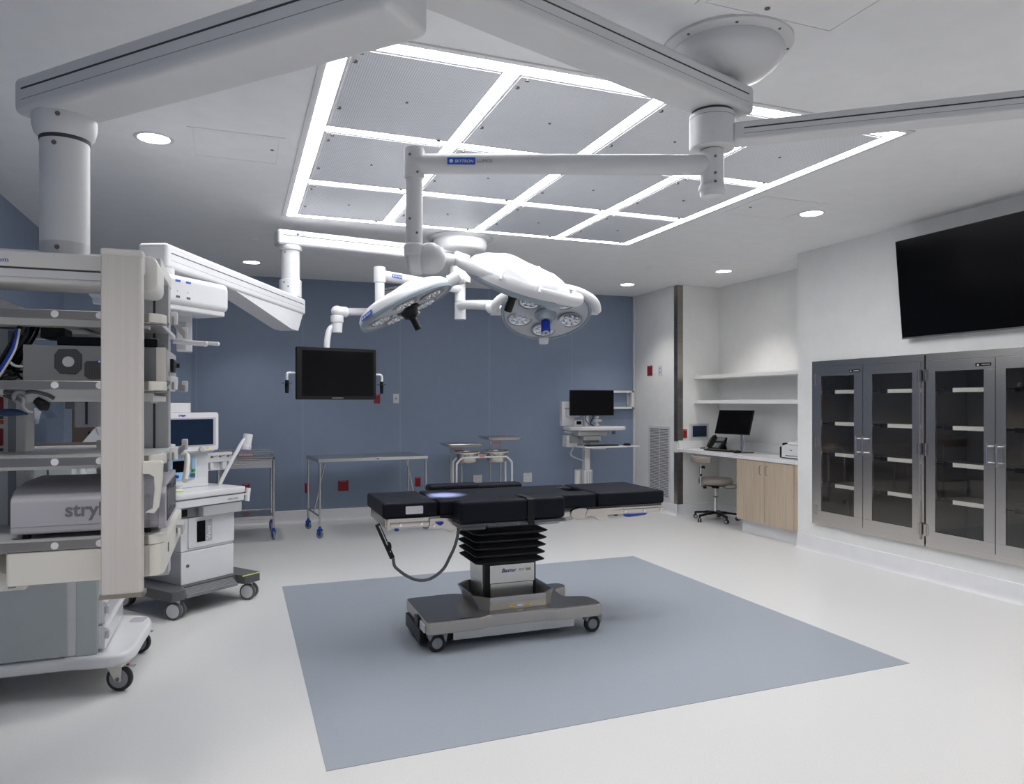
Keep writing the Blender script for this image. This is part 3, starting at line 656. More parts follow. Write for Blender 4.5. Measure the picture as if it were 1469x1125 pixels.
# ------------------------------------------------------------------ hanging monitor
t = thing('hanging_monitor', 'black flat monitor with side grips hanging in front of the blue wall', 'monitor', (1.45,7.47,2.58))
m0 = Vector((.468,6.34,0)); m1 = Vector((1.163,6.51,0)); md = (m1-m0).normalized(); mn = Vector((md.y,-md.x,0))   # towards the viewer
F = Matrix.Translation(((m0+m1)/2)+Vector((0,0,1.742))) @ Matrix((md, UP, mn)).transposed().to_4x4(); hw = (m1-m0).length/2; hh = .224
mb = MB(F); mb.prism(rrect(-hw,hw,-hh,hh,.014), -.045, 0, bev=.006); mb.m(1).box(-hw+.045,hw-.028,-hh+.032,hh-.028,.0,.0012); mb.m(2).box(-.05,.05,-hh+.012,-hh+.018,0,.001); mb.build('display', ['black','screen','mgrey'], t)
for s_ in (-1,1):
    mb = MB(F); mb.tube([(s_*(hw-.03),.0,-.05),(s_*(hw+.055),.0,-.045),(s_*(hw+.070),-.02,-.04),(s_*(hw+.070),-.07,-.04)], .011, n=12, sm=4); mb.m(1).lathe([(.015,0),(.017,-.05),(.014,-.11),(0,-.11)], (s_*(hw+.070),-.06,-.04), (0,1,0), n=16).lathe([(0,0),(.042,-.003),(.042,-.007),(0,-.008)], (s_*(hw+.070),-.082,-.04), (0,1,0), n=24); mb.build('side_grip', ['white','black'], t)
nk = F @ Vector((-.075,hh-.05,-.06)); e = Vector((.815,6.47,2.10))
mb = MB(); mb.tube([nk, nk+UP*.10, nk+UP*.20+md*.02, nk+UP*.235+md*.06, e+UP*.02], .027, n=14, sm=5); mb.build('neck', 'white', t)
mb = MB(); mb.cyl(e, e+UP*.10, .042, .048, n=24, b=.004).cyl(e+UP*.09, e+UP*.15, .055, n=24, b=.006).ball(e+UP*.185, .052).cyl(e+UP*.185, e+UP*.185+md*.09, .047, n=20, b=.01); mb.build('elbow', 'white2', t)
pe = Vector((1.45,7.47,2.43)); mb = MB(); mb.cyl(e+UP*.185+md*.05, pe, .034, n=20); mb.cyl(pe-UP*.06, pe+UP*.16, .05, n=24, b=.006); mb.build('arm', 'white2', t)
boom_beam((1.40,7.53,2.625),(1.91,6.66,2.625),.11,.075,t,'upper_beam',b=.01)
# ------------------------------------------------------------------ near equipment pendant on the left
t = thing('equipment_pendant', 'large near equipment pendant on the left: ceiling beam, thick column, four shelves, beige front post', 'equipment pendant', (-.53,2.765,1.94))
boom_beam((-.573,2.663,2.428),(.370,1.65,2.428),.178,.1125,t)
MB().cyl((.267,1.842,2.484),(.267,1.842,2.69),.068,n=32).cyl((.25,1.93,2.69),(.25,1.93,2.729),.17,n=40).build('knuckle', 'white2', t)
cx, cy = -.497, 2.592
mb = MB(); mb.lathe([(.0,2.372),(.088,2.372),(.088,2.344),(.082,2.32),(.071,2.308),(0,2.308)], (cx,cy,0), n=40)
mb.m(2).cyl((cx,cy,2.310),(cx,cy,2.297),.0695,n=36).m(0).cyl((cx,cy,2.299),(cx,cy,1.985),.0675,n=40).m(1).cyl((cx,cy,1.986),(cx,cy,1.9435),.0677,n=40)
mb.m(3)
for z,o_,r_ in ((2.358,.35,.088),(2.278,.12,.0675),(1.965,.25,.0675)):
    d_ = (-FWD+RGT*o_).normalized(); p = Vector((cx,cy,z)); mb.cyl(p+d_*(r_-.002), p+d_*(r_+.0025), .007, n=12)
mb.build('column', ['white2','lgrey','line','screw'], t, ang=40)
LX = -.98
mb = MB(); mb.box(LX,-.275,2.495,2.675,1.847,1.943,.012,3); mb.box(LX,-.28,2.489,2.50,1.893,1.940,.004); mb.m(1).box(LX,-.28,2.4925,2.50,1.888,1.894); mb.m(2).box(LX,-.28,2.489,2.50,1.864,1.888,.003)
mb.m(0); mb.prism(rrect(-.30,-.228,1.835,1.948,.03,6), 2.487, 2.69, 'xz', bev=.01).box(LX,-.234,2.66,3.08,1.930,1.975,.006)
mb.build('head_housing', ['warmwhite','line','white2'], t, ang=40)
tx = MB(); e_ = FY(12.6,375.5,2.4885); tx.text('Freedom', .021, (e_.x,2.4885,e_.z-.001), (1,0,0), (0,0,1), align='RIGHT'); tx.build('lettering', 'label', t)
# rear and hanging service columns
for (x0,x1,y0,y1,z0,z1) in ((-.332,-.236,2.965,3.05,.86,1.929),(-.534,-.458,2.93,3.0,1.410,1.512)):
    mb = MB(); mb.box(x0,x1,y0,y1,z0,z1,.004); xm = (x0+x1)/2; mb.m(1).box(xm-.004,xm+.004,y0-.001,y0+.002,z0+.01,z1-.005)
    mb.m(0).box(x0+.006,xm-.010,y0-.002,y0+.002,z0+.002,z1).box(xm+.010,x1-.006,y0-.002,y0+.002,z0+.002,z1)
    mb.build('service_column', ['lgrey','line'], t)
mb = MB(); mb.box(-.80,-.672,2.90,3.02,.86,1.748,.006); mb.m(1).box(-.722,-.700,2.896,2.905,.87,1.74); mb.build('service_column', ['warmwhite','mgrey'], t)
for z0,z1,m_ in ((1.455,1.515,'red'),(1.352,1.41,'red'),(1.425,1.438,'orange'),(1.334,1.344,'dgrey'),(1.442,1.452,'dgrey')):
    MB().box(-.757,-.736,2.893,2.902,z0,z1,.002).build('outlet_strip', m_, t)
# shelves
SX = -.232
for i, z in enumerate((1.771,1.561,1.334,1.087)):
    mb = MB(); mb.prism([(LX,2.497),(SX-.012,2.497),(SX,2.53),(SX,3.22),(SX-.03,3.27),(LX,3.27)], z-.020, z-.004, bev=.003)
    mb.m(1).box(LX+.02,SX-.03,2.56,2.62,z-.040,z-.020).box(LX+.02,SX-.03,3.1,3.16,z-.040,z-.020).box(-.47,-.45,2.62,3.1,z-.034,z-.020)
    mb.m(2).box(LX+.02,SX-.03,3.262,3.268,z-.004,z+.008)
    sh = mb.build('shelf', ['white2','warmwhite','taupe_metal'], t)
    MB().box(LX,-.255,2.4865,2.497,z-.025,z+.001,.002).build('front_rail', 'railsteel', sh)
    mb = MB(); mb.prism(rounded([(-.256,2.4865),(-.245,2.4865),(-.218,2.51),(-.206,2.55),(-.225,2.55),(-.232,2.53),(-.256,2.497)],.008,3), z-.026, z+.002, bev=.002); mb.build('corner_cap', 'cream', sh)
    for px in (78.5,143,-40):
        x = FY(px,500,2.486).x; MB().cyl((x,2.487,z-.012),(x,2.4835,z-.012),.0105,n=24,b=.001).build('round_button', 'white', sh)
    if i < 3:
        MB().box(-.195,-.190,2.56,3.16,z-.022,z+.003,.001).build('side_rail', 'railsteel', sh)
        for yy in (2.60,3.12):
            MB().box(-.202,-.180,yy-.014,yy+.014,z-.022,z+.020,.004).build('rail_clamp', 'white', sh)
        mb = MB(); mb.tube([(-.30,2.53,z-.030),(-.25,2.525,z-.031),(-.218,2.535,z-.029),(-.206,2.58,z-.022)], .0035, n=8, sm=5); mb.build('shelf_wire', 'mgrey', sh)
mb = MB(); mb.box(-.612,-.245,2.54,3.05,1.500,1.520,.003).box(-.612,-.60,2.54,3.05,1.518,1.540).box(-.612,-.245,2.54,2.552,1.518,1.5365); mb.build('cable_tray', 'warmwhite', t)
for z in (1.705,1.50): 
    mb = MB(); mb.prism(rounded([(-.300,z+.028),(-.268,z+.028),(-.273,z-.006),(-.295,z-.006)],.005,3), 2.953, 2.964, 'xz', bev=.002); mb.m(1).cyl((-.284,2.953,z+.006),(-.284,2.950,z+.006),.006,n=12); mb.build('column_bracket', ['white','mgrey'], t)
for (a,b,r_) in (((-.232,3.10,1.735),(-.118,3.12,1.728),.010),((-.232,3.20,1.742),(-.075,3.23,1.738),.008)):
    mb = MB(); mb.tube([a,tuple((Vector(a)+Vector(b))/2),b], r_, n=12, sm=2); mb.ball(b, r_*1.15, n=12); mb.build('handle_bar', 'white', t)
# front post and its top bracket
mb = MB(); mb.prism(rounded([(-.371,2.402),(-.268,2.402),(-.262,2.412),(-.262,2.452),(-.371,2.452)],.006,3), .935, 1.928); mb.m(1).box(-.373,-.259,2.400,2.454,1.926,1.949,.008,3); mb.m(2).prism([(-.374,2.399),(-.263,2.399),(-.256,2.412),(-.256,2.456),(-.374,2.456)], .924, .936); mb.build('front_post', ['beige','cream','taupe_metal'], t)
MB().prism([(2.452,1.944),(2.70,1.944),(2.70,1.905),(2.66,1.888),(2.452,1.888)], -.290,-.262,'yz',bev=.003).build('post_bracket', 'white2', t)
mb = MB(); mb.box(-.335,-.305,2.452,2.487,.98,1.06).box(-.335,-.305,2.452,2.487,1.30,1.33).box(-.335,-.305,2.452,2.487,1.54,1.56).box(-.335,-.305,2.452,2.487,1.75,1.77); mb.build('post_mounts', 'mgrey', t)
pp = [(203,662),(231,661),(234,664),(233,690),(228,728),(222,736),(209,735),(219,729),(222,702),(221,684),(214,680),(203,680)]
poly = [(FY(a,b,2.43).x, FY(a,b,2.43).z) for a,b in pp]
mb = MB(); mb.prism(poly, 2.416, 2.448, 'xz', bev=.005); mb.build('grip_handle', 'cream', t)
mb = MB(); a_ = FX(268,654,-.185); b_ = FX(265,690,-.185); mb.tube([a_+Vector((-.02,0,.0)),a_,(a_+b_)/2+Vector((.004,0,0)),b_], .011, n=12, sm=4); mb.build('grip_handle', 'cream', t)
# keyboard drawer under the lowest shelf
mb = MB(); mb.prism(rounded([(-.628,2.492),(-.255,2.492),(-.222,2.50),(-.213,2.54),(-.213,3.28),(-.628,3.28)],[.012,.0,.02,.02,.01,.01],4), .962, 1.060, bev=.004); dr = mb.build('drawer', 'cream', t)
MB().box(-.2535,-.2525,2.4905,2.4925,.968,1.056).build('drawer_seam', 'mgrey', dr)
mb = MB(); mb.box(-.214,-.190,2.98,3.10,1.030,1.042,.003).box(-.197,-.188,2.98,3.10,1.005,1.040,.003); mb.build('drawer_handle', 'lgrey', dr)
for yy in (2.66,3.02): MB().box(-.2135,-.2115,yy-.012,yy+.012,1.005,1.035,.001).build('drawer_slot', 'dgrey', dr)
mb = MB(); mb.box(LX,-.66,2.50,3.25,.93,1.058,.01); mb.build('lower_cover', 'warmwhite', t)
mb = MB(); arc = []; 
for px,py in ((38,609),(41,596),(47,585),(57,588),(68,599)): arc.append(FY(px,py,3.0))
mb.loft([[tuple(p),tuple(p+Vector((0,.16,0))),tuple(p+Vector((.001,.16,-.003))),tuple(p+Vector((.001,0,-.003)))] for p in smoothpath(arc,5)]); 
for p,q in ((FY(38,609,3.0),FY(68,599,3.0)),): mb.beam(p,q,.003,.004)
mb.build('clear_guard', 'clear', t)
mb = MB(); mb.cyl(FY(141.5,573,3.0),FY(142,589,3.0),.011,n=14); mb.m(1).cyl(FY(142,589,3.0),FY(143,597,3.0),.009,n=14).cyl(FY(144,597,3.0),FY(146,607,3.0),.0055,n=10); mb.m(2).tube([FY(145,580,3.0),FY(149,588,3.0),FY(147,597,3.0)],.003,n=8,sm=4); mb.build('hose_connector', ['white','yellow','black'], t)
MB().box(-.475,-.42,2.99,3.03,1.06,1.36).build('cable_cover', 'warmwhite', t)

# devices on the shelves (each its own thing)
t = thing('computer_unit', 'grey metal computer case with two fan grilles on the second shelf of the near pendant', 'computer', (-.40,2.81,1.562))
mb = MB(); mb.box(-.601,-.212,2.562,2.955,1.5625,1.672,.002); mb.m(1).box(-.240,-.211,2.558,2.566,1.5625,1.673,.001); mb.build('case', ['casegrey','beige'], t)
def zx(px,py,y): p = FY(px,py,y); return (p.x,p.z)
mb = MB(); mb.prism([zx(*p,2.5615) for p in ((84,501),(110,501),(118,509),(118,529),(109,537),(86,536),(78,528),(78,509))], 2.5600, 2.5630, 'xz'); c_ = zx(98,519,2.56); mb.m(1).cyl((c_[0],2.5600,c_[1]),(c_[0],2.5590,c_[1]),.016,n=24); mb.build('fan_grille', ['fanmesh','lgrey'], t)
mb = MB(); mb.prism([zx(*p,2.5615) for p in ((124,518),(150,518),(158,526),(158,537),(150,544),(128,544),(121,539),(121,522))], 2.5600, 2.5630, 'xz'); mb.build('fan_grille', 'fanmesh', t)
c_ = zx(142.5,519,2.56); MB().ball((c_[0],2.5595,c_[1]),.0022,n=8).build('blue_light', 'blueled', t)
mb = MB(); mb.box(-.2125,-.2105,2.58,2.95,1.568,1.668); mb.m(1).box(-.2115,-.200,2.70,2.80,1.60,1.645,.003).box(-.2115,-.204,2.86,2.885,1.625,1.64).cyl((-.211,2.92,1.632),(-.196,2.92,1.632),.009,n=12); mb.m(2).box(-.2115,-.2095,2.64,2.66,1.585,1.598); mb.m(3).box(-.2115,-.2095,2.83,2.84,1.615,1.65); mb.build('connector_panel', ['lgrey','black','green','white'], t)
single('black_recorder', MB().box(-.52,-.24,2.60,2.95,1.6725,1.702,.003), 'black', 'flat black box lying on top of the grey computer case, second pendant shelf', 'electronic box')
t = thing('network_box', 'small black box with a green light fixed under the top pendant shelf', 'electronic box', (-.52,2.66,1.695))
MB().box(*sorted((FY(57,470,2.62).x,FY(92,470,2.62).x)),2.625,2.74,1.698,1.731,.003).build('case', 'black', t)
p = FY(79,469,2.624); MB().box(p.x-.002,p.x+.002,2.6235,2.6255,p.z-.002,p.z+.002).build('green_light', 'greenled', t)
# light-source console
t = thing('camera_console', 'lilac grey console lettered stryker standing on the lowest shelf of the near pendant', 'medical console', (-.42,2.85,1.088))
mb = MB(); sec = rounded([(2.560,1.100),(2.560,1.205),(2.60,1.232),(2.72,1.246),(2.93,1.246),(2.958,1.23),(2.958,1.100)],.012,4)
mb.prism(sec, -.634, -.232, 'yz', bev=.006); mb.m(1).box(-.634,-.24,2.5588,2.5605,1.1225,1.1237); mb.m(1).box(-.2605,-.2595,2.5588,2.5605,1.105,1.21); mb.build('casing', ['lilac','mgrey'], t, ang=40)
mb = MB(); mb.prism([(2.556,1.098),(2.556,1.21),(2.60,1.238),(2.73,1.250),(2.958,1.250),(2.958,1.098)], -.234, -.212, 'yz', bev=.004); mb.build('front_bezel', 'lilac', t)
mb = MB(); mb.box(-.2125,-.2105,2.59,2.945,1.115,1.232,.0005); mb.m(1)
for k in range(4):
    mb.box(-.2106,-.2098,2.62+k*.08,2.67+k*.08,1.15,1.20,.001)
for k in range(3): mb.cyl((-.2106,2.65+k*.10,1.215),(-.2098,2.65+k*.10,1.215),.006,n=12)
mb.build('touch_panel', ['screen','lettergrey'], t)
tx = MB(); tx.text('stryker', .058, (-.4915,2.5592,1.150), (1,0,0), (0,0,1), depth=.0006, bold=.0016); tx.build('lettering', 'lettergrey', t)
mb = MB(); 
for x_,y_ in ((-.60,2.6),(-.60,2.92),(-.27,2.6),(-.27,2.92)): mb.cyl((x_,y_,1.0835),(x_,y_,1.101),.012,n=14)
mb.build('feet', 'black', t)
# white device cut by the left edge of the picture
mb = MB(); mb.prism([(FY(a,b,2.62).x,FY(a,b,2.62).z) for a,b in ((-45,420),(0,427),(12,432),(24,438),(34,446),(-45,446))], 2.62, 2.95, 'xz', bev=.004); 
single('white_console', mb, 'white', 'white device with a sloping edge on the top pendant shelf at the left picture edge', 'medical console')
# cables
rnd = random.Random(3)
g_ = 'cables hanging behind the second pendant shelf'
def cable(pts, r, m, label, grp=None, sm=6): return single('cable', MB().tube(pts, r, n=8, sm=sm), m, label, 'cable', grp, ang=60)
for k in range(11):
    x0 = 12+k*2.6; yy = 2.565+.013*k
    pts = [FY(x0+16+rnd.uniform(-3,3),468,yy+.05), FY(x0+10+rnd.uniform(-4,4),480,yy), FY(x0-4+rnd.uniform(-3,3),505,yy), FY(x0-16+rnd.uniform(-3,3),525,yy+.01), FY(x0-22+rnd.uniform(-6,10),543,yy+.03)]
    for p in pts: p.z = max(p.z, 1.566)
    cable(pts, .0042+.0012*(k%3), ['black','rubber','dgrey'][k%3], 'black or dark grey cable in the bundle left of the computer case, near pendant', g_)
cable([FY(24,472,2.565),FY(19,498,2.562),FY(8,518,2.562),FY(-6,541,2.565)], .005, 'navy', 'bright blue cable in the bundle left of the grey computer case')
cable([FY(28,472,2.565),FY(23,498,2.562),FY(12,520,2.562),FY(-3,543,2.565)], .0035, 'white2', 'thin white cable beside the blue one, left of the computer case')
cable([FY(10,510,2.58),FY(14,519,2.57),FY(22,525,2.57),FY(33,526,2.575)], .0045, 'lgrey', 'light grey cable curving to the left side of the computer case')
for k in range(14):
    pts = [FY(rnd.uniform(-8,6),rnd.uniform(530,545),2.58+.01*k), FY(rnd.uniform(2,18),rnd.uniform(526,545),2.585), FY(rnd.uniform(16,32),rnd.uniform(528,545),2.59+.01*k)]
    for p in pts: p.z = max(p.z, 1.567)
    cable(pts, .0042, ['black','dgrey'][k%2], 'black or dark grey cable in the bundle left of the computer case, near pendant', g_)
g2 = 'cable loops under the second pendant shelf'
for k in range(5):
    o_ = k*2.4
    cable([FY(6,561+o_*.6,2.55+.012*k), FY(24,566+o_*.8,2.54+.01*k), FY(45,562+o_*.9,2.54+.01*k), FY(66,566+o_*.8,2.54+.01*k), FY(78-k,572+o_*.4,2.54+.01*k)], .0055, ['dgrey','black'][k%2], 'dark cable looped under the second pendant shelf', g2)
cable([FY(24,563,2.53),FY(34,572,2.52),FY(34,583,2.52),FY(40,590,2.52),FY(47,592,2.525)], .0055, 'mgrey', 'grey cable end curling down under the second pendant shelf')
lp = [FY(29+9*math.cos(a),569+7*math.sin(a),2.53+.01*math.sin(a)) for a in [k*math.pi/8 for k in range(16)]]
cable([FY(22,575,2.53)]+lp[4:14]+[FY(34,566,2.53)], .0065, 'mgrey', 'round grey cable loop under the second pendant shelf')
mb = MB(); mb.tube([FY(52,574,2.54),FY(62,582,2.535),FY(70,584,2.54)], [.012]*1+[.017]*1+[.012]*1, n=14); single('cable_plug', mb, 'black', 'fat black plug hanging under the second pendant shelf', 'plug')
mb = MB(); mb.tube([FY(2,592,2.60),FY(14,592,2.595),FY(26,592,2.59),FY(33,593,2.585),FY(40,594,2.58)], [.011,.012,.010,.006,.003], n=14); single('gas_connector', mb, 'hosenavy', 'dark blue hose connector pointing right under the second pendant shelf', 'hose connector')

# ------------------------------------------------------------------ supply cart behind the pendant
t = thing('supply_cart', 'blue-grey and white supply cart on castors at the left, behind the near pendant', 'medical cart', (-.95,4.55,0))
mb = MB(); mb.prism(rounded([(-1.45,4.235),(-.80,4.235),(-.66,4.205),(-.545,4.215),(-.50,4.33),(-.485,4.60),(-.47,4.80),(-.50,4.93),(-.62,4.985),(-1.45,4.985)],[.02,.05,.08,.09,.05,.05,.1,.1,.05,.02],5), .135, .203, bev=.02); mb.m(1).prism(rounded([(-.60,4.80),(-.52,4.78),(-.50,4.88),(-.58,4.90)],.03,4), .200,.2045); mb.build('base', ['white','lilac'], t, ang=50)
mb = MB(); mb.box(-1.45,-.672,4.255,4.96,.2035,1.055,.006); mb.m(1).box(-.765,-.6715,4.250,4.262,.2045,1.05,.002); mb.m(2).box(-.674,-.655,4.925,4.965,.2045,1.055,.006); mb.build('body', ['white2','ggrey','white'], t)
mb = MB(); mb.box(-1.45,-.802,4.236,4.254,.212,1.05,.004); mb.build('side_panel', 'bgrey', t)
mb = MB(); mb.box(-1.45,-.79,4.28,4.93,1.0555,1.165,.006); mb.m(1).box(-1.02,-1.01,4.2785,4.284,1.06,1.16).box(-.90,-.892,4.2785,4.284,1.06,1.16); mb.build('top_box', ['ggrey','line'], t)
for k,zc in enumerate((.285,.415,.545,.675,.805,.935)):
    z0 = zc-.068; mb = MB(); mb.prism([(-.6715,z0+.004),(-.640,z0+.004),(-.640,z0+.085),(-.628,z0+.100),(-.628,z0+.112),(-.6715,z0+.124)], 4.275, 4.915, 'xz', bev=.003); d_ = mb.build('drawer', 'white', t)
    MB().box(-.6395,-.622,4.272,4.310,z0+.055,z0+.096,.004).build('drawer_handle', 'lgrey', d_)
    if k in (1,): MB().box(-.645,-.630,4.918,4.924,z0+.03,z0+.09).build('drawer_runner', 'dgrey', d_)
for i,(x,y) in enumerate(((-.569,4.257),(-.545,4.853),(-1.30,4.30),(-1.30,4.90))):
    c = caster(x, y, .066, .028, axis=(-.35,-1,0), parent=t, hubm='mgrey', hub_r=.74)
    ax = Vector((-.35,-1,0)).normalized(); fr = Vector((1,-.35,0)).normalized()
    mb = MB()
    for k in (-1,1):
        q = Vector((x,y,0))+ax*k*.022
        X = Matrix.Translation(q) @ Matrix((fr,UP,ax)).transposed().to_4x4(); mb.prism([(-.058,.136),(.02,.136),(.014,.055),(-.012,.055)], -.0025, .0025, 'xy', X=X)
    mb.cyl((x,y,.130),(x,y,.142),.03,n=16); mb.m(1).cyl(Vector((x,y,.067))+ax*.030,Vector((x,y,.067))+ax*.024,.010,n=12); mb.build('fork', ['cream','screw'], c)
    mb = MB(); mb.beam((x-.02,y,.138),(x+.075,y-.02,.128),.028,.006,.002); mb.m(1).beam((x+.035,y-.010,.135),(x+.045,y-.012,.134),.018,.006); mb.build('brake_pedal', ['polsteel','red'], c)
wp = [(147,601),(154,611),(157,690),(131,694),(117,664),(112,641)]
mb = MB(); mb.prism([(FY(a,b,4.40).x,FY(a,b,4.40).z) for a,b in wp], 4.40, 4.46, 'xz', bev=.006); mb.m(1).prism([(FY(a,b,4.40).x,FY(a,b,4.40).z) for a,b in ((136,612),(138,613),(142,625),(140,623))], 4.398, 4.401, 'xz'); mb.m(0).box(-.72,-.68,4.42,4.46,1.05,1.20); mb.build('tilted_display', ['white','mgrey'], t)
t = thing('tall_cabinet', 'tall brown laminate cabinet with dark top by the left blue wall, seen between pendant shelves', 'cabinet', (-1.12,7.25,0))
x0 = FY(103,600,7.0).x; MB().box(x0,x0+.42,7.0,7.40,0.0,1.44,.006).build('body', 'brown', t); MB().box(x0-.05,x0+.44,6.99,7.42,1.4405,1.50,.006).build('top', 'dgrey', t); MB().box(x0+.12,x0+.36,6.985,7.0,1.02,1.25,.004).build('front_panel', 'black', t)

# ------------------------------------------------------------------ anaesthesia machine
TH = R(37.7); FL = Vector((-.396,5.528,0))
t = thing('anaesthesia_machine', 'white anaesthesia machine with blue control panel and screen on twin castors', 'anaesthesia machine', tuple(FL), TH)
F = Matrix.Translation(FL) @ Matrix.Rotation(TH,4,'Z')
def L_(): return MB(F)
mb = L_(); mb.prism(rounded([(-.075,-.065),(.035,-.065),(.055,-.02),(.075,.02),(.50,.02),(.52,-.065),(.665,-.065),(.665,.67),(-.075,.67)],[.02,.02,0,0,0,0,.02,.03,.03],4), .135, .205, bev=.008); mb.build('base', 'dgrey', t)
mb = L_()
for k in range(5): mb.box(.055,.47,-.045+k*.013,-.038+k*.013,.150-.004*(4-k),.160+.008*k,.002)
mb.box(.05,.475,-.045,.02,.140,.150); mb.build('footrest', 'mgrey', t)
mb = L_(); mb.box(.50,.66,-.068,-.060,.196,.203,.001); mb.build('lime_trim', 'yellowgreen', t)
ax = (F.to_3x3().inverted() @ Vector((-.45,-.9,0)))
for x,y in ((0,0),(.61,0),(0,.60),(.61,.60)):
    c = caster(x, y, .060, .024, axis=(ax.x,ax.y,0), parent=t, hubm='white', wheelm='dgrey', twin=.026, hub_r=.80, MM=F)
    m2 = MB(F); m2.box(x-.022,x+.022,y-.02,y+.02,.100,.140,.006); m2.build('stem', 'white2', c)
mb = L_(); mb.box(.075,.51,.05,.60,.205,.435,.006); mb.m(1).box(.0745,.080,.06,.59,.21,.43); mb.m(2).cyl((.125,.050,.335),(.125,.046,.335),.012,n=14); mb.build('lower_drawer', ['white','lgrey','screw'], t)
mb = L_(); mb.box(.075,.51,.055,.60,.437,.672,.008,3); mb.box(.13,.512,.046,.08,.455,.672,.004); mb.build('body', 'white', t)
mb = L_(); mb.box(.196,.318,.0425,.047,.492,.642,.001); mb.m(1).box(.262,.318,.041,.0432,.492,.642,.001); mb.m(2).text('Vent', .050, (.306,.0405,.505), (0,0,1), (-1,0,0)); mb.build('vent_window', ['screen','lilac','letterwhite'], t)
mb = L_(); mb.box(.212,.542,-.004,.50,.675,.752,.008,3); mb.build('drawer', 'lgrey', t)
mb = L_(); mb.box(.05,.205,.06,.50,.675,.752,.006); mb.m(1).box(.075,.125,.05,.062,.685,.735,.004); mb.build('suction_unit', ['mgrey','black'], t)
mb = L_(); mb.prism(rounded([(.0,-.02),(.568,-.012),(.568,.50),(-.10,.50),(-.10,.10)],[.02,.03,.03,.03,.03],4), .757, .810, bev=.006); mb.prism(rounded([(.0,-.03),(.572,-.02),(.572,.50),(-.10,.50),(-.10,.09)],[.02,.03,.03,.03,.03],4), .816, .862, bev=.010); mb.m(1).prism(rounded([(.01,-.01),(.56,-.002),(.56,.49),(-.09,.49),(-.09,.10)],.02,3), .808, .818); mb.build('worktop', ['white','mgrey'], t, ang=45)
tx = L_(); tx.text('Atlan A350', .020, (.405,-.0185,.776), (1,.014,0), (0,0,1), shear=.2); tx.build('lettering', 'lettergrey', t)
mb = L_(); mb.box(-.02,.44,.25,.50,.862,1.13,.010,3); mb.m(1).box(-.02,.10,.246,.26,.862,1.12,.004); mb.m(2).box(.345,.425,.2485,.2505,1.02,1.085).box(.345,.425,.2485,.2505,.93,.985); mb.build('upper_body', ['white','lgrey','white2'], t)
mb = L_(); mb.prism(rrect(.105,.322,.925,1.092,.018), .240, .251, 'xz', bev=.003); mb.m(1).box(.135,.240,.2375,.2405,.985,1.068,.001); mb.m(2).box(.272,.292,.2375,.2405,1.0,1.072,.002); mb.m(3).cyl((.295,.240,.992),(.295,.222,.992),.011,n=16).cyl((.248,.240,.955),(.248,.222,.955),.011,n=16); mb.m(4).cyl((.163,.240,.955),(.163,.222,.955),.011,n=16); mb.m(5).cyl((.150,.240,.955),(.150,.232,.955),.009,n=14).cyl((.236,.240,.955),(.236,.232,.955),.009,n=14).box(.275,.315,.236,.2405,.94,.968,.002); mb.build('flow_panel', ['lightblue','screen','mgrey','green','navy','dgrey'], t)
mb = L_(); mb.prism(rrect(-.13,.468,1.135,1.42,.022,6), .17, .235, 'xz', bev=.006); mb.prism(rounded([(-.12,1.17),(.462,1.17),(.44,1.125),(-.02,1.125)],.01,3), .185, .245, 'xz', bev=.004); mb.m(1).prism(rrect(-.10,.440,1.172,1.382,.006,3), .1665, .172, 'xz'); mb.m(2).box(-.09,.418,.1655,.168,1.182,1.372); mb.m(3).box(.362,.382,.1685,.171,1.150,1.162); mb.m(4).cyl((.315,.170,1.150),(.315,.150,1.150),.020,n=20,b=.003); mb.m(0).box(.1,.3,.22,.32,1.11,1.3); mb.build('monitor', ['white','lilac','bluescreen','yellow','lgrey'], t)
tx = L_(); tx.text('Dräger', .020, (.135,.1690,1.394), (1,0,0), (0,0,1), bold=.0008); tx.build('lettering', 'letterblue', t)
mb = L_(); mb.box(.442,.69,.30,.36,1.03,1.105,.006).box(.442,.66,.33,.42,.965,1.032,.006).box(.49,.52,.30,.34,.98,1.03,.004).box(.60,.64,.30,.34,.97,1.03,.004)
mb.m(1)
for k in range(3): mb.cyl((.50+.07*k,.30,1.075),(.50+.07*k,.285,1.075),.008,n=10).cyl((.51+.07*k,.292,1.078),(.545+.07*k,.288,1.082),.003,n=8)
mb.build('vaporiser_rail', ['white','screw'], t)
mb = L_(); mb.tube([(.50,.20,.862),(.515,.19,.91),(.60,.16,1.08),(.672,.15,1.195),(.69,.15,1.20)], .014, n=12, sm=5); mb.build('circuit_arm', 'white', t)
mb = L_(); mb.cyl((.722,.15,1.245),(.704,.15,1.155),.036,.034,n=24,b=.004).cyl((.704,.15,1.158),(.699,.15,1.125),.040,.036,n=24,b=.004); mb.m(1).box(.70,.71,.112,.116,1.135,1.145); mb.build('bag_canister', ['white','mgrey'], t)
mb = L_(); mb.tube([(.708,.15,.722),(.709,.15,.727),(.722,.15,.818),(.723,.15,.823)], .019, n=14); mb.box(.56,.700,.145,.155,.77,.785,.003); mb.build('push_handle', 'white', t)
mb = L_(); mb.lathe([(0,.8625),(.034,.8625),(.034,.872),(.024,.882),(.024,.895),(.032,.905),(0,.906)], (.085,.10,0), n=20); mb.m(1).lathe([(.036,.864),(.037,.872),(.034,.874)], (.085,.10,0), n=20); mb.build('absorber_cup', ['white','yellowgreen'], t)
t2 = thing('carton', 'small open white carton standing on the anaesthesia machine screen', 'box', tuple(F @ Vector((.16,.20,1.421))), TH)
mb = L_(); bx = (.05,.235,.175,.225)
for b in ((bx[0],bx[1],bx[2],bx[2]+.002),(bx[0],bx[1],bx[3]-.002,bx[3]),(bx[0],bx[0]+.002,bx[2],bx[3]),(bx[1]-.002,bx[1],bx[2],bx[3])): mb.box(*b,1.421,1.492)
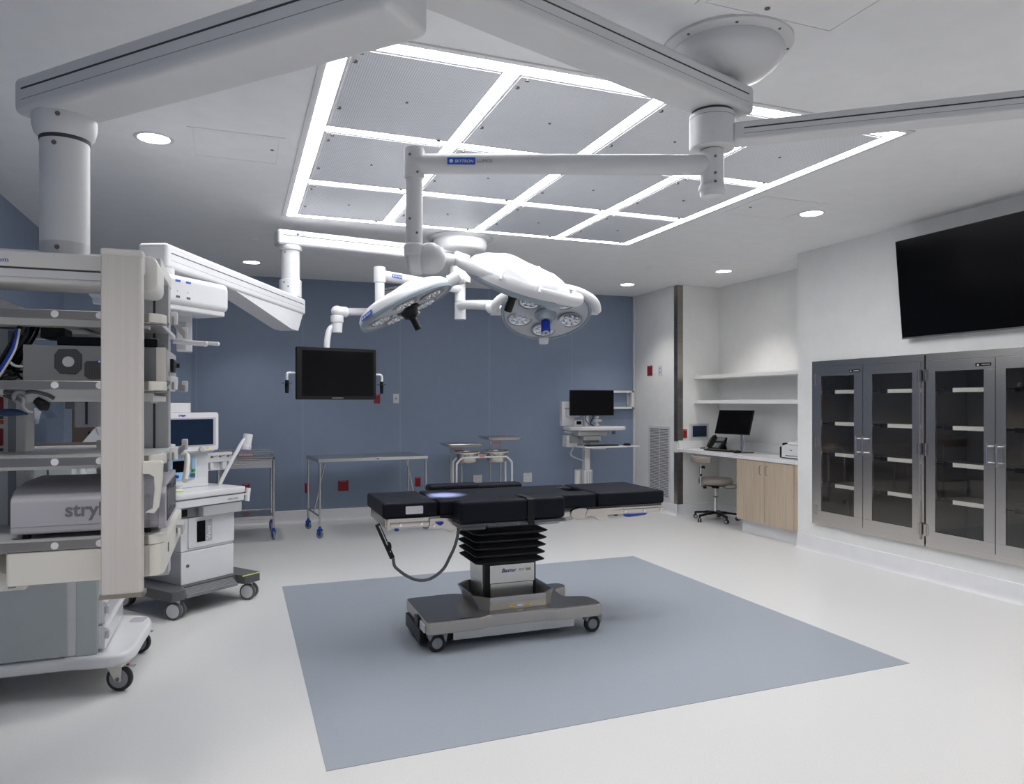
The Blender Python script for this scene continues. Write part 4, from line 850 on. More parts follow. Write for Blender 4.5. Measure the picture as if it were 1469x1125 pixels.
mb.box(*bx,1.421,1.423); mb.m(1).box(bx[0]+.003,bx[1]-.003,bx[2]+.004,bx[3]-.004,1.424,1.48); mb.build('walls', ['white','brown'], t2)
# ------------------------------------------------------------------ stainless tables
def blue_caster(t, x, y, F, a=0.):
    c = caster(x, y, .042, .022, axis=(math.cos(a),math.sin(a),0), parent=t, hubm='castblue', wheelm='mgrey' if a else 'castblue', hub_r=.45, MM=F)
    m = MB(F); fx, fy = -math.sin(a)*.012, math.cos(a)*.012
    ax = Vector((math.cos(a),math.sin(a),0)); n = Vector((-ax.y,ax.x,0))
    for k in (-1,1):
        q = Vector((x,y,0))+ax*k*.016; X = Matrix.Translation(q) @ Matrix((n,UP,ax)).transposed().to_4x4()
        m.prism(rounded([(-.026,.098),(.026,.098),(.016,.036),(-.016,.036)],.006,3), -.003,.003,'xy',X=X)
    m.cyl((x,y,.094),(x,y,.108),.022,n=16).cyl((x,y,.105),(x,y,.13),.015,n=14); m.build('caster_fork', 'castblue', c)
t = thing('instrument_table', 'long stainless instrument table with slanted braces and blue castors by the blue wall', 'instrument table', (1.43,8.62,0), R(6))
F = WM(t); hx, hy, TZ = .635, .34, .868
mb = MB(F); mb.box(-hx,hx,-hy,hy,TZ-.004,TZ,.001); 
for b in ((-hx,hx,-hy,-hy+.003),(-hx,hx,hy-.003,hy),(-hx,-hx+.003,-hy,hy),(hx-.003,hx,-hy,hy)): mb.box(*b,TZ-.035,TZ-.001)
mb.build('table_top', 'steel', t)
MB(F).box(.02,.045,-hy-.0015,-hy+.001,TZ-.022,TZ-.012).build('blue_mark', 'navy', t)
for sx in (-1,1):
    for sy in (-1,1):
        MB(F).cyl((sx*(hx-.02),sy*(hy-.02),.115),(sx*(hx-.02),sy*(hy-.02),TZ-.004),.0135,n=16).build('leg', 'steel', t)
        blue_caster(t, sx*(hx-.02), sy*(hy-.02), F, R(40))
    MB(F).cyl((sx*(hx-.02),-hy+.02,.235),(sx*(hx-.02),hy-.02,.235),.011,n=14).build('side_rail', 'steel', t)
    MB(F).cyl((sx*(hx-.16),0,TZ-.01),(sx*(hx-.02),0,.245),.010,n=14).build('brace', 'steel', t)
t = thing('instrument_table', 'small stainless table with drawer, lower shelf and top guard rails, behind the anaesthesia machine', 'instrument table', (.09,8.62,0))
x0,x1,y0,y1 = -.20,.385,8.31,8.93
mb = MB(); mb.box(x0,x1,y0,y1,.885,.893); 
for b in ((x0,x1,y0,y0+.02),(x0,x1,y1-.02,y1),(x0,x0+.02,y0,y1),(x1-.02,x1,y0,y1)): mb.box(*b,.872,.902,.004)
mb.build('table_top', 'steel', t)
mb = MB(); mb.box(x0+.02,x1-.02,y0+.02,y1-.02,.245,.250); 
for b in ((x0+.01,x1-.01,y0+.006,y0+.024),(x0+.01,x1-.01,y1-.024,y1-.006)): mb.box(*b,.232,.262,.004)
mb.build('lower_shelf', 'steel', t)
mb = MB(); mb.box(x0+.06,x1-.05,y0+.01,y0+.5,.79,.868,.003); mb.box(x0+.05,x1-.04,y0+.004,y0+.010,.785,.868,.002); d_ = mb.build('drawer', 'steel', t); MB().box(x0+.12,x0+.30,y0-.018,y0+.002,.815,.835,.006).build('drawer_pull', 'polsteel', d_)
for sx in (x0+.013,x1-.013):
    for sy in (y0+.013,y1-.013):
        MB().cyl((sx,sy,.115),(sx,sy,.872),.013,n=16).build('leg', 'steel', t); blue_caster(t, sx, sy, Matrix(), R(12))
for (a,b) in (((x0,y1-.01),(x1,y1-.01)),((x0,y0+.15),(x1,y0+.15))):
    mb = MB(); mb.tube([(a[0]+.01,a[1],.90),(a[0]+.01,a[1],.948),(b[0]-.01,b[1],.948),(b[0]-.01,b[1],.90)],.005,n=8); mb.build('guard_rail', 'steel', t)
single('swab_packet', MB().box(.02,.16,8.50,8.58,.9035,.915,.002), 'pink', 'small pink packet lying on the small stainless table', 'packet')
# mayo stands
def mayo(x, y, z, label):
    t = thing('mayo_stand', label, 'instrument stand', (x-.07,y,0), group=None); F = MB()
    s = .245; d = .20
    mb = MB(); o = [(-s,-d),(s,-d),(s,d),(-s,d)]
    def rg(k, zz): return [(x+u*k if abs(u)<9 else 0, y+v*k, zz) for u,v in rrect(-s,s,-d,d,.05,4)]
    mb.loft([rg(1.0,z+.010),rg(1.01,z+.005),rg(.93,z-.004),rg(.88,z-.022),rg(.87,z-.0235),rg(.0,z-.024)]); 
    mb.loft([rg(1.0,z+.0105),rg(.92,z+.004),rg(.865,z-.018),rg(.0,z-.019)], cap=False); mb.build('tray', 'polsteel', t)
    for xx in (x-.14,x+.0):
        MB().cyl((xx,y,.09),(xx,y,z-.30),.0125,n=14).build('outer_post', 'steel', t)
        MB().cyl((xx,y,z-.30),(xx,y,z-.022),.009,n=12).build('inner_post', 'steel', t)
    mb = MB(); mb.tube([(x-.14,y-.08,z-.026),(x+.16,y-.08,z-.026),(x+.16,y+.08,z-.026),(x-.14,y+.08,z-.026)], .006, n=8, closed=True); mb.box(x-.145,x+.005,y-.008,y+.008,z-.032,z-.020); mb.build('tray_frame', 'steel', t)
    MB().box(x-.125,x-.015,y-.012,y-.0095,z-.085,z-.055).build('warning_label', 'pink', t)
    mb = MB(); mb.box(x-.145,x+.005,y-.006,y+.006,z-.075,z-.062); mb.build('cross_bar', 'steel', t)
    mb = MB(); mb.tube([(x+.25,y-.22,.055),(x-.14,y-.22,.055),(x-.14,y+.20,.055),(x+.25,y+.20,.055)], .013, n=10); mb.box(x-.15,x+.01,y-.02,y+.02,.06,.095,.004).box(x-.15,x-.13,y-.2,y+.2,.05,.075,.004); mb.build('base', 'steel', t)
    for a,b in ((x+.24,y-.22),(x+.24,y+.20),(x-.14,y-.20),(x-.14,y+.18)): caster(a, b, .022, .016, axis=(0,1,0), parent=t, hubm='mgrey')
    return t
mayo(2.645, 8.80, .968, 'instrument stand with the lower tray, left of the two stainless tray stands')
mayo(3.165, 8.80, 1.045, 'instrument stand with the higher tray, right of the two stainless tray stands')
t = thing('basin_stand', 'white tubular double ring stand holding two steel basins in front of the tray stands', 'basin stand', (2.98,8.45,0))
bz = FY(695,655,8.38).z
for yy in (8.28,8.56):
    a = FY(655,660,yy).x if yy < 8.4 else FY(650,660,yy).x; b = FY(734.5,660,yy).x if yy < 8.4 else FY(725,660,yy).x
    mb = MB(); mb.tube([(a,yy,.08),(a,yy,bz-.14),(a+.012,yy,bz-.06),(a+.07,yy,bz-.004),(a+.12,yy,bz),(b-.12,yy,bz),(b-.07,yy,bz-.004),(b-.012,yy,bz-.06),(b,yy,bz-.14),(b,yy,.08)], .0115, n=12, sm=4); mb.build('hoop', 'white2', t)
    for xx in (a,b): caster(xx, yy, .030, .018, axis=(0,1,0), parent=t, hubm='mgrey')
mb = MB(); mb.box(2.66,3.20,8.27,8.29,.15,.17,.004).box(2.66,3.20,8.55,8.57,.15,.17,.004).box(2.92,2.94,8.28,8.56,.15,.17,.004)
for px in (670.5,712.5): x = FY(px,655,8.42).x; mb.tube([(x+.145*math.cos(k*math.pi/12),8.42+.145*math.sin(k*math.pi/12),bz+.050) for k in range(24)], .006, n=8, closed=True)
for px in (670.5,712.5):
    x = FY(px,655,8.42).x
    for yy in (8.28,8.56): mb.cyl((x,yy,bz),(x,yy+(.012 if yy < 8.4 else -.012),bz+.052),.005,n=8)
mb.build('ring_frame', 'white2', t)
MB().box(FY(691,655,8.27).x-.03,FY(691,655,8.27).x+.035,8.262,8.266,bz-.004,bz+.03).build('warning_label', 'pink', t)
for px,l in ((670.5,'left steel basin in the white double ring stand'),(712.5,'right steel basin in the white double ring stand')):
    x = FY(px,655,8.42).x; mb = MB(); mb.lathe([(0,-.125),(.10,-.125),(.118,-.11),(.137,.008),(.157,.014),(.160,.018),(.155,.018),(.133,.012),(.113,-.106),(.098,-.119),(0,-.119)], (x,8.42,bz+.052), n=40)
    single('basin', mb, 'polsteel', l, 'basin', 'steel basins in the ring stand')
# ------------------------------------------------------------------ computer workstation on wheels
t = thing('computer_cart', 'white wheeled computer cart with raised black monitor near the wall corner', 'computer cart', (4.40,8.70,0))
mb = MB(); mb.box(4.30,4.375,8.66,8.75,.55,1.12,.008,3); mb.box(4.28,4.405,8.64,8.78,.14,.60,.012,3); mb.m(1).box(4.315,4.322,8.637,8.641,.16,.58).box(4.355,4.362,8.637,8.641,.16,.58).box(4.385,4.390,8.637,8.641,.16,.58); mb.build('column', ['white2','mgrey'], t)
MB().cyl((4.23,8.74,.12),(4.23,8.74,.60),.045,n=20,b=.01).build('side_tube', 'white2', t)
mb = MB(); mb.prism(rounded([(4.08,8.45),(4.70,8.45),(4.66,8.62),(4.62,8.95),(4.16,8.95),(4.12,8.62)],.05,4), .085, .135, bev=.012); mb.build('base', 'white2', t)
for x,y in ((4.12,8.48),(4.66,8.48),(4.18,8.92),(4.60,8.92)): caster(x, y, .040, .022, axis=(0,1,0), parent=t, hubm='white')
mb = MB(); mb.prism(rounded([(4.10,8.56),(4.20,8.47),(4.72,8.44),(4.83,8.50),(4.83,8.62),(4.70,8.86),(4.06,8.86),(4.06,8.62)],.04,4), 1.125, 1.175, bev=.014); mb.m(1).box(4.18,4.36,8.60,8.70,1.1755,1.178).box(4.50,4.70,8.58,8.66,1.1755,1.178); mb.build('worktop', ['white','lgrey'], t, ang=45)
mb = MB(); mb.box(4.16,4.60,8.56,8.80,1.05,1.125,.02,3); mb.box(4.24,4.50,8.58,8.76,.98,1.05,.01); mb.m(1).box(4.24,4.46,8.56,8.60,.965,.995,.004).box(4.62,4.67,8.50,8.52,1.07,1.115,.006); mb.build('under_tray', ['lgrey','dgrey'], t)
mb = MB(); mb.box(4.14,4.76,8.34,8.60,.905,.925,.006).box(4.74,4.95,8.36,8.54,.907,.921,.006).box(4.3,4.5,8.42,8.64,.885,.905,.004); mb.m(1).cyl((4.45,8.339,.893),(4.45,8.336,.893),.007,n=10); mb.build('keyboard_tray', ['white','black'], t)
mb = MB(); mb.box(4.01,4.20,8.76,8.84,1.18,1.50,.010,3).box(4.06,4.24,8.70,8.76,1.30,1.40,.01).box(4.06,4.22,8.72,8.86,.90,1.06,.008).box(4.07,4.18,8.70,8.84,1.085,1.12,.01); mb.m(1).box(4.05,4.12,8.758,8.761,1.40,1.42).box(4.13,4.14,8.698,8.70,1.34,1.345).box(4.10,4.24,8.68,8.80,.955,1.05,.006); mb.build('power_unit', ['white2','mgrey'], t)
mb = MB(); mb.tube([(4.15,8.72,.91),(4.12,8.66,.88),(4.08,8.64,.82),(4.14,8.65,.77),(4.30,8.68,.72)], .010, n=10, sm=6); mb.build('coiled_cable', 'lgrey', t)
mb = MB(); mb.box(4.315,4.365,8.68,8.73,1.176,1.46,.006); mb.box(4.30,4.40,8.655,8.68,1.40,1.50,.004); mb.m(1).tube([(4.38,8.66,1.40),(4.41,8.64,1.30),(4.37,8.64,1.22),(4.42,8.65,1.18)],.006,n=8,sm=5).tube([(4.33,8.66,1.38),(4.30,8.65,1.28),(4.35,8.65,1.2)],.005,n=8,sm=5); mb.build('monitor_post', ['white','black'], t)
t2 = thing('monitor', 'wide black monitor on the white wheeled computer cart', 'monitor', (4.385,8.62,1.33)); 
X = Matrix.Translation((4.385,8.62,1.485)) @ Matrix.Rotation(R(-4),4,'Z')
mb = MB(X); mb.box(-.312,.312,0,.028,-.168,.168,.004); mb.m(1).box(-.303,.303,-.0012,.001,-.158,.160); mb.build('screen_housing', ['black','screen_matt'], t2)
t2 = thing('badge_scanner', 'small white card reader with dark green display on the computer cart worktop', 'scanner', (4.22,8.72,1.178)); 
MB().box(4.17,4.28,8.69,8.74,1.1785,1.255,.006).build('body', 'white', t2); MB().box(4.19,4.26,8.687,8.691,1.20,1.245).build('display', 'screen', t2)
t2 = thing('barcode_reader', 'white hand scanner resting in its holder under the cart monitor', 'scanner', (4.50,8.70,1.178))
mb = MB(); mb.lathe([(.035,0),(.03,.02),(.02,.03),(.018,.06),(0,.06)],(4.50,8.71,1.1785),n=18).box(4.45,4.56,8.67,8.73,1.23,1.27,.012,3).ball((4.475,8.66,1.295),.028,(1,1,.8)); mb.build('body', 'white', t2)
def keyboard(name, label, X, L=.44, W=.14):
    t = thing(name, label, 'keyboard', tuple(X @ Vector((0,0,0))))
    mb = MB(X); mb.box(-L/2,L/2,-W/2,W/2,.001,.014,.003); mb.build('base', 'black', t)
    mb = MB(X)
    for r_ in range(5):
        for c_ in range(17): mb.box(-L/2+.012+c_*(L-.024)/17+.002, -L/2+.012+(c_+1)*(L-.024)/17-.002, -W/2+.012+r_*.023, -W/2+.030+r_*.023, .014, .020)
    tag(mb.build('keys', 'dgrey', t), kind='stuff'); return t
keyboard('keyboard', 'black keyboard on the pull-out tray of the white computer cart', Matrix.Translation((4.44,8.46,.9255)))
def mouse(p, label, rz=0):
    X = Matrix.Translation(p) @ Matrix.Rotation(rz,4,'Z'); mb = MB(X)
    n = 24; mb.loft([[(.031*k*math.cos(2*math.pi*j/n),.052*k*math.sin(2*math.pi*j/n),zz) for j in range(n)] for k,zz in ((.9,.0005),(1,.008),(.93,.022),(.70,.031),(.3,.035))]); mb.m(1).cyl((0,.028,.030),(0,.040,.029),.004,n=8)
    return single('mouse', mb, ['black','mgrey'], label, 'mouse', ang=60)
mouse((4.81,8.45,.9215), 'black mouse beside the keyboard on the computer cart tray', R(70))
# empty wall bracket beside the computer cart
mb = MB(); x0,x1,z0,z1 = 4.72,5.385,1.395,1.66; yb = 9.335
for b in ((x0,x1,z1-.032,z1),(x0,x1,z0,z0+.032),(x1-.04,x1,z0,z1),(x0,x0+.03,z0,z1)): mb.box(b[0],b[1],yb-.085,yb-.004,b[2],b[3],.004)
mb.m(1).box(x1-.085,x1-.055,yb-.03,yb-.004,z0+.03,z1-.03).m(2).cyl((x1-.07,yb-.03,z0+.05),(x1-.07,yb-.034,z0+.05),.006,n=10).cyl((x1-.07,yb-.03,z1-.05),(x1-.07,yb-.034,z1-.05),.006,n=10)
single('wall_bracket', mb, ['white','lgrey','black'], 'empty white rectangular bracket on the blue wall beside the computer cart', 'wall bracket')
# ------------------------------------------------------------------ wall plates
def yw(x): return A[1]+(B[1]-A[1])*(x-A[0])/(B[0]-A[0])
def plate_back(px0,px1,py0,py1,m,name,label,cat,detail):
    y = 9.38; p = FY(px0,py0,y); q = FY(px1,py1,y); y = min(yw(p.x),yw(q.x)); p = FY(px0,py0,y); q = FY(px1,py1,y); y = min(yw(p.x),yw(q.x))-.0008
    mb = MB(); mb.box(p.x,q.x,y-.007,y,q.z,p.z,.002); w_ = q.x-p.x; h_ = p.z-q.z; cx_ = (p.x+q.x)/2; cz_ = (p.z+q.z)/2
    if detail == 'quad':
        mb.m(1)
        for a in (-1,1):
            for b in (-1,1):
                X_, Z_ = cx_+a*w_*.22, cz_+b*h_*.2
                mb.box(X_-.010,X_-.007,y-.0085,y-.0065,Z_-.006,Z_+.008).box(X_+.006,X_+.009,y-.0085,y-.0065,Z_-.006,Z_+.008).cyl((X_,y-.0065,Z_-.012),(X_,y-.0085,Z_-.012),.003,n=8)
        mb.box(cx_-.02,cx_+.02,y-.008,y-.0065,p.z-.012,p.z-.008)
    elif detail == 'red': mb.m(1).box(cx_-w_*.3,cx_+w_*.3,y-.008,y-.0065,p.z-.014,p.z-.008).m(2).box(cx_-w_*.32,cx_+w_*.32,y-.0105,y-.0065,q.z+.02,p.z-.028,.002)
    elif detail == 'dot': mb.m(1).box(cx_-.012,cx_+.012,y-.0085,y-.0065,cz_-.02,cz_+.02).m(2).box(cx_-.007,cx_+.007,y-.0095,y-.0065,cz_-.006,cz_+.006)
    single(name, mb, [m]+({'quad':['mgrey'],'red':['pink','red'],'dot':['lgrey','navy']}[detail]), label, cat)
plate_back(437.2,444.6,693,707.2,'red','red_outlet','red outlet plate on the blue wall beside the left legs of the long instrument table','outlet','red')
plate_back(485,499.8,689.8,703.8,'red','red_outlet','wide red outlet plate on the blue wall under the long instrument table','outlet','red')
plate_back(595.4,603.4,684.6,698,'red','red_outlet','red outlet plate on the blue wall near the right legs of the long table','outlet','red')
plate_back(536.4,545.3,565.5,579,'red','red_outlet','red outlet plate just below the right corner of the hanging monitor','outlet','red')
plate_back(347.5,358.3,694.5,709.5,'red','red_outlet','red outlet plate seen through the small stainless table','outlet','red')
plate_back(563.6,572.2,565,578.6,'white2','data_outlet','white plate with a blue socket right of the hanging monitor','outlet','dot')
plate_back(678.6,691.3,681.8,694.8,'white2','power_outlet','white four-way outlet on the blue wall between the tray stand posts','outlet','quad')
plate_back(750.6,762.8,678.8,691.4,'white2','power_outlet','white four-way outlet on the blue wall right of the tray stands','outlet','quad')
XV = 5.4195
def px_on_x(px,py,x=XV): return FX(px,py,x)
p = px_on_x(929,525); q = px_on_x(936,539)
mb = MB(); mb.box(XV-.007,XV,q.y,p.y,q.z,p.z,.002); mb.m(1).box(XV-.0085,XV-.0065,q.y+.02,p.y-.02,p.z-.016,p.z-.010); single('red_outlet', mb, ['red','pink'], 'red plate on the white wall above the return air grille', 'outlet')
p = px_on_x(944.6,525); q = px_on_x(950,538)
mb = MB(); mb.box(XV-.007,XV,q.y,p.y,q.z,p.z,.002); mb.m(1).box(XV-.0085,XV-.0065,(p.y+q.y)/2-.012,(p.y+q.y)/2+.012,p.z-.045,p.z-.03).box(XV-.0085,XV-.0065,(p.y+q.y)/2-.012,(p.y+q.y)/2+.012,q.z+.03,q.z+.045); single('data_outlet', mb, ['white2','label'], 'white plate with two small blue sockets above the return air grille', 'outlet')
t = thing('air_grille', 'tall white louvred return air grille on the white wall beside the corner guard', 'air vent', (XV,8.62,.17)); ya,yb_,za,zb = 8.345,8.905,.175,1.17
mb = MB()
for b in ((ya,yb_,zb-.04,zb),(ya,yb_,za,za+.03),(ya,ya+.05,za+.03,zb-.04),(yb_-.03,yb_,za+.03,zb-.04)): mb.box(XV-.010,XV-.0005,*b,.002)
mb.build('frame', 'white2', t)
MB().box(XV-.002,XV-.0005,ya+.05,yb_-.03,za+.03,zb-.04).build('dark_back', 'dgrey', t)
mb = MB(); n_ = 42
for k in range(n_):
    z = za+.032+(zb-.04-za-.034)*k/n_; mb.box(XV-.0075,XV-.0025,ya+.05,yb_-.03,z,z+.0115)
mb.box(XV-.008,XV-.0025,(ya+yb_)/2-.004,(ya+yb_)/2+.004,za+.03,zb-.04); mb.build('louvres', 'white2', t)
# ------------------------------------------------------------------ desk niche
NZ = .885
mb = MB(); mb.box(5.405,6.069,6.021,8.185,.845,NZ,.003); single('worktop', mb, 'quartz', 'white stone worktop spanning the desk niche', 'worktop')
mb = MB(); mb.box(6.048,6.0690,6.021,8.166,NZ+.001,NZ+.105,.002).box(5.425,6.0690,8.167,8.189,NZ+.001,NZ+.105,.002); single('backsplash', mb, 'quartz', 'low white upstand along the back and side of the worktop', 'upstand')
for z,l in ((1.80,'upper white floating shelf in the desk niche'),(1.477,'lower white floating shelf in the desk niche')):
    single('wall_shelf', MB().box(5.67,6.069,6.021,8.189,z,z+.045,.002), 'wall', l, 'shelf', 'floating shelves in the desk niche')
t = thing('base_cabinet', 'pale wood two-door cabinet under the right end of the white worktop', 'cabinet', (5.75,6.5,0))
MB().box(5.432,6.06,6.022,6.975,.15,.843,.001).build('body', 'wood', t)
MB().box(5.49,6.06,6.022,6.965,0.0,.149).build('toe_kick', 'base', t)
for (a,b,hy_) in ((6.500,6.973,6.545),(6.056,6.494,6.450)):
    d_ = MB().box(5.412,5.431,a,b,.153,.838,.0015).build('door', 'wood', t)
    mb = MB(); mb.tube([(5.413,hy_,.695),(5.385,hy_,.700),(5.382,hy_,.715),(5.382,hy_,.775),(5.385,hy_,.790),(5.413,hy_,.795)], .0045, n=8, sm=2); mb.build('handle', 'steel', d_)
# desk monitor
c = Vector((5.60,7.27,1.255)); hd = Vector((.20,-.98,0)).normalized(); nrm = Vector((-.98,-.20,0)).normalized(); tl = R(17)
uu = (UP*math.cos(tl)-nrm*math.sin(tl)).normalized(); nn = hd.cross(uu); X = Matrix.Translation(c) @ Matrix((hd,uu,nn)).transposed().to_4x4()
t = thing('desk_monitor', 'black monitor tilted back on a chrome pole on the niche worktop', 'monitor', (5.68,7.27,NZ+.001))
s_ = 1 if nn.dot(nrm) > 0 else -1
mb = MB(X); mb.box(-.26,.26,-.150,.150,-.022*s_,0,.003); mb.m(1).box(-.254,.254,-.140,.145,0,.001*s_); mb.build('display', ['black','screen'], t)
mb = MB(); mb.cyl((5.71,7.245,NZ+.002),(5.71,7.245,1.25),.024,n=20); mb.box(5.645,5.73,7.225,7.265,1.235,1.275,.004); mb.build('pole', 'chrome', t); MB().box(5.63,5.80,7.14,7.32,NZ+.0012,NZ+.010,.003).build('foot', 'dgrey', t)
kx = Matrix.Translation((5.625,7.57,NZ+.0005)) @ Matrix.Rotation(math.atan2(-.98,.20),4,'Z'); keyboard('keyboard', 'black keyboard in front of the phone on the niche worktop', kx, .42, .13)
mouse((5.60,7.20,NZ+.001), 'black mouse at the right end of the niche keyboard', R(80))
t = thing('desk_phone', 'black desk telephone with handset and grey screen at the left of the niche worktop', 'telephone', (5.80,7.88,NZ+.001))
X = Matrix.Translation((5.80,7.88,NZ+.0015)) @ Matrix.Rotation(R(-72),4,'Z')   # local x to the right of the phone, local -y towards the user
mb = MB(X); mb.prism([(-.10,0),(-.09,.010),(.075,.155),(.095,.150),(.06,.05),(.09,.0),(.06,0),(.03,.055),(-.05,.0)], -.075, .105, 'yz', bev=.003); mb.build('body', 'black', t)
sl = Matrix.Translation((0,-.008,.083)) @ Matrix.Rotation(math.atan2(.145,.165),4,'X')
mb = MB(X @ sl); mb.box(-.02,.095,.035,.098,.0,.004,.001); mb.m(1)
for a in range(4):
    for b in range(4): mb.box(-.01+a*.024,.006+a*.024,-.085+b*.022,-.070+b*.022,.0,.004)
mb.build('screen_and_keys', ['lettergrey','mgrey'], t)
mb = MB(X @ sl); mb.tube([(-.055,-.105,.022),(-.055,-.08,.034),(-.055,0,.046),(-.055,.07,.036),(-.055,.10,.022)], .021, n=14, sm=5); mb.build('handset', 'black', t)
single('black_pen_holder', MB().box(5.70,5.76,8.06,8.10,NZ+.001,NZ+.013,.003), 'black', 'small flat black object left of the desk telephone', 'desk object')
t = thing('wall_touch_panel', 'white framed wall touch screen above the niche telephone', 'control panel', (5.75,8.189,1.0))
MB().box(5.592,5.905,8.176,8.189,.995,1.215,.006).build('frame', 'white2', t); MB().box(5.612,5.885,8.172,8.177,1.012,1.198,.003).build('bezel', 'lgrey', t); MB().box(5.640,5.860,8.1705,8.1725,1.035,1.180).build('screen', 'bluescreen', t)
mb = MB(); mb.box(5.503,5.560,8.182,8.189,1.02,1.135,.002); mb.m(1).box(5.51,5.55,8.1805,8.1825,1.118,1.124); single('red_outlet', mb, ['red','pink'], 'red outlet plate between the corner guard and the wall touch screen', 'outlet')
t = thing('printer', 'white printer with dark side at the right end of the niche worktop', 'printer', (5.75,6.24,NZ+.001))
mb = MB(); mb.prism([(5.56,NZ+.012),(5.56,NZ+.135),(5.62,NZ+.150),(5.94,NZ+.20),(5.94,NZ+.012)], 6.06, 6.40, 'xz', bev=.006); mb.m(1).box(5.57,5.93,6.07,6.39,NZ+.0012,NZ+.013); mb.m(1).box(5.5585,5.562,6.10,6.34,NZ+.030,NZ+.036).box(5.5585,5.561,6.24,6.27,NZ+.09,NZ+.096); mb.build('body', ['white','black'], t)
mb = MB(); mb.box(5.58,5.80,6.402,6.455,NZ+.0012,NZ+.125,.008,3).box(5.60,5.66,6.41,6.44,NZ+.125,NZ+.165,.01); mb.build('side_unit', 'black', t)
mb = MB(); mb.prism([(5.60,NZ+.151),(5.93,NZ+.201),(5.93,NZ+.225),(5.62,NZ+.172)], 6.07, 6.36, 'xz', bev=.003); mb.build('lid', 'white', t)
# stool
sx, sy = 5.655, 7.70
t = thing('rolling_stool', 'taupe padded rolling stool with backrest and black star base under the niche worktop', 'stool', (sx,sy,0))
MB().lathe([(0,.462),(.185,.462),(.208,.47),(.216,.49),(.216,.515),(.205,.532),(.18,.540),(0,.543)], (sx,sy,0), n=48).build('seat', 'taupe', t, ang=60)
mb = MB(); mb.box(sx-.11,sx+.11,sy-.08,sy+.08,.435,.461,.006).lathe([(.045,.41),(.05,.44),(0,.44)],(sx,sy,0),n=20); mb.build('seat_plate', 'black', t)
mb = MB(); mb.cyl((sx,sy,.29),(sx,sy,.43),.014,n=18).cyl((sx,sy,.08),(sx,sy,.30),.024,n=22,b=.003); mb.m(1).cyl((sx,sy,.295),(sx,sy,.305),.026,n=22); mb.build('gas_column', ['chrome','black'], t)
mb = MB(); mb.tube([(sx+.06,sy-.05,.445),(sx+.10,sy-.09,.41),(sx+.20,sy-.12,.415),(sx+.24,sy-.11,.435),(sx+.20,sy-.10,.452),(sx+.09,sy-.07,.448)], .004, n=8, sm=5); mb.build('lift_lever', 'black', t)
for k in range(5):
    a = R(-98+72*k); ex, ey = sx+.275*math.cos(a), sy+.275*math.sin(a)
    mb = MB(); mb.beam((sx,sy,.105),((sx+ex)/2,(sy+ey)/2,.098),.050,.032,.006); mb.beam(((sx+ex)/2-.02*math.cos(a),(sy+ey)/2-.02*math.sin(a),.099),(ex,ey,.082),.040,.024,.006); mb.cyl((ex,ey,.055),(ex,ey,.092),.013,n=12); l_ = mb.build('leg', 'black', t)
    caster(ex, ey, .026, .014, axis=(-math.sin(a+.6),math.cos(a+.6),0), parent=t, hubm='lgrey', twin=.014)
bx, by = sx-.235, sy-.02
mb = MB(); mb.tube([(sx-.05,sy,.447),(bx+.03,by,.447),(bx,by,.475),(bx,by,.73)], .011, n=12, sm=3); mb.cyl((bx,by,.60),(bx,by,.70),.016,n=16); mb.m(1).cyl((bx,by,.685),(bx+.045,by-.02,.68),.017,n=12).ball((bx,by,.585),.017).cyl((bx+.06,by,.415),(bx+.06,by,.445),.022,n=14); mb.build('back_post', ['chrome','black'], t)
mb = MB(); rr_ = .30; ccx, ccy = sx+.02, sy; arc = [R(180+k*8) for k in range(-5,6)]
mb.loft([[(ccx+(rr_+d)*math.cos(a), ccy+(rr_+d)*math.sin(a), z) for d,z in ((-.018,.742),(.012,.738),(.022,.75),(.022,.81),(.012,.822),(-.018,.818),(-.026,.80),(-.026,.76))] for a in arc]); mb.build('backrest', 'taupe', t, ang=60)
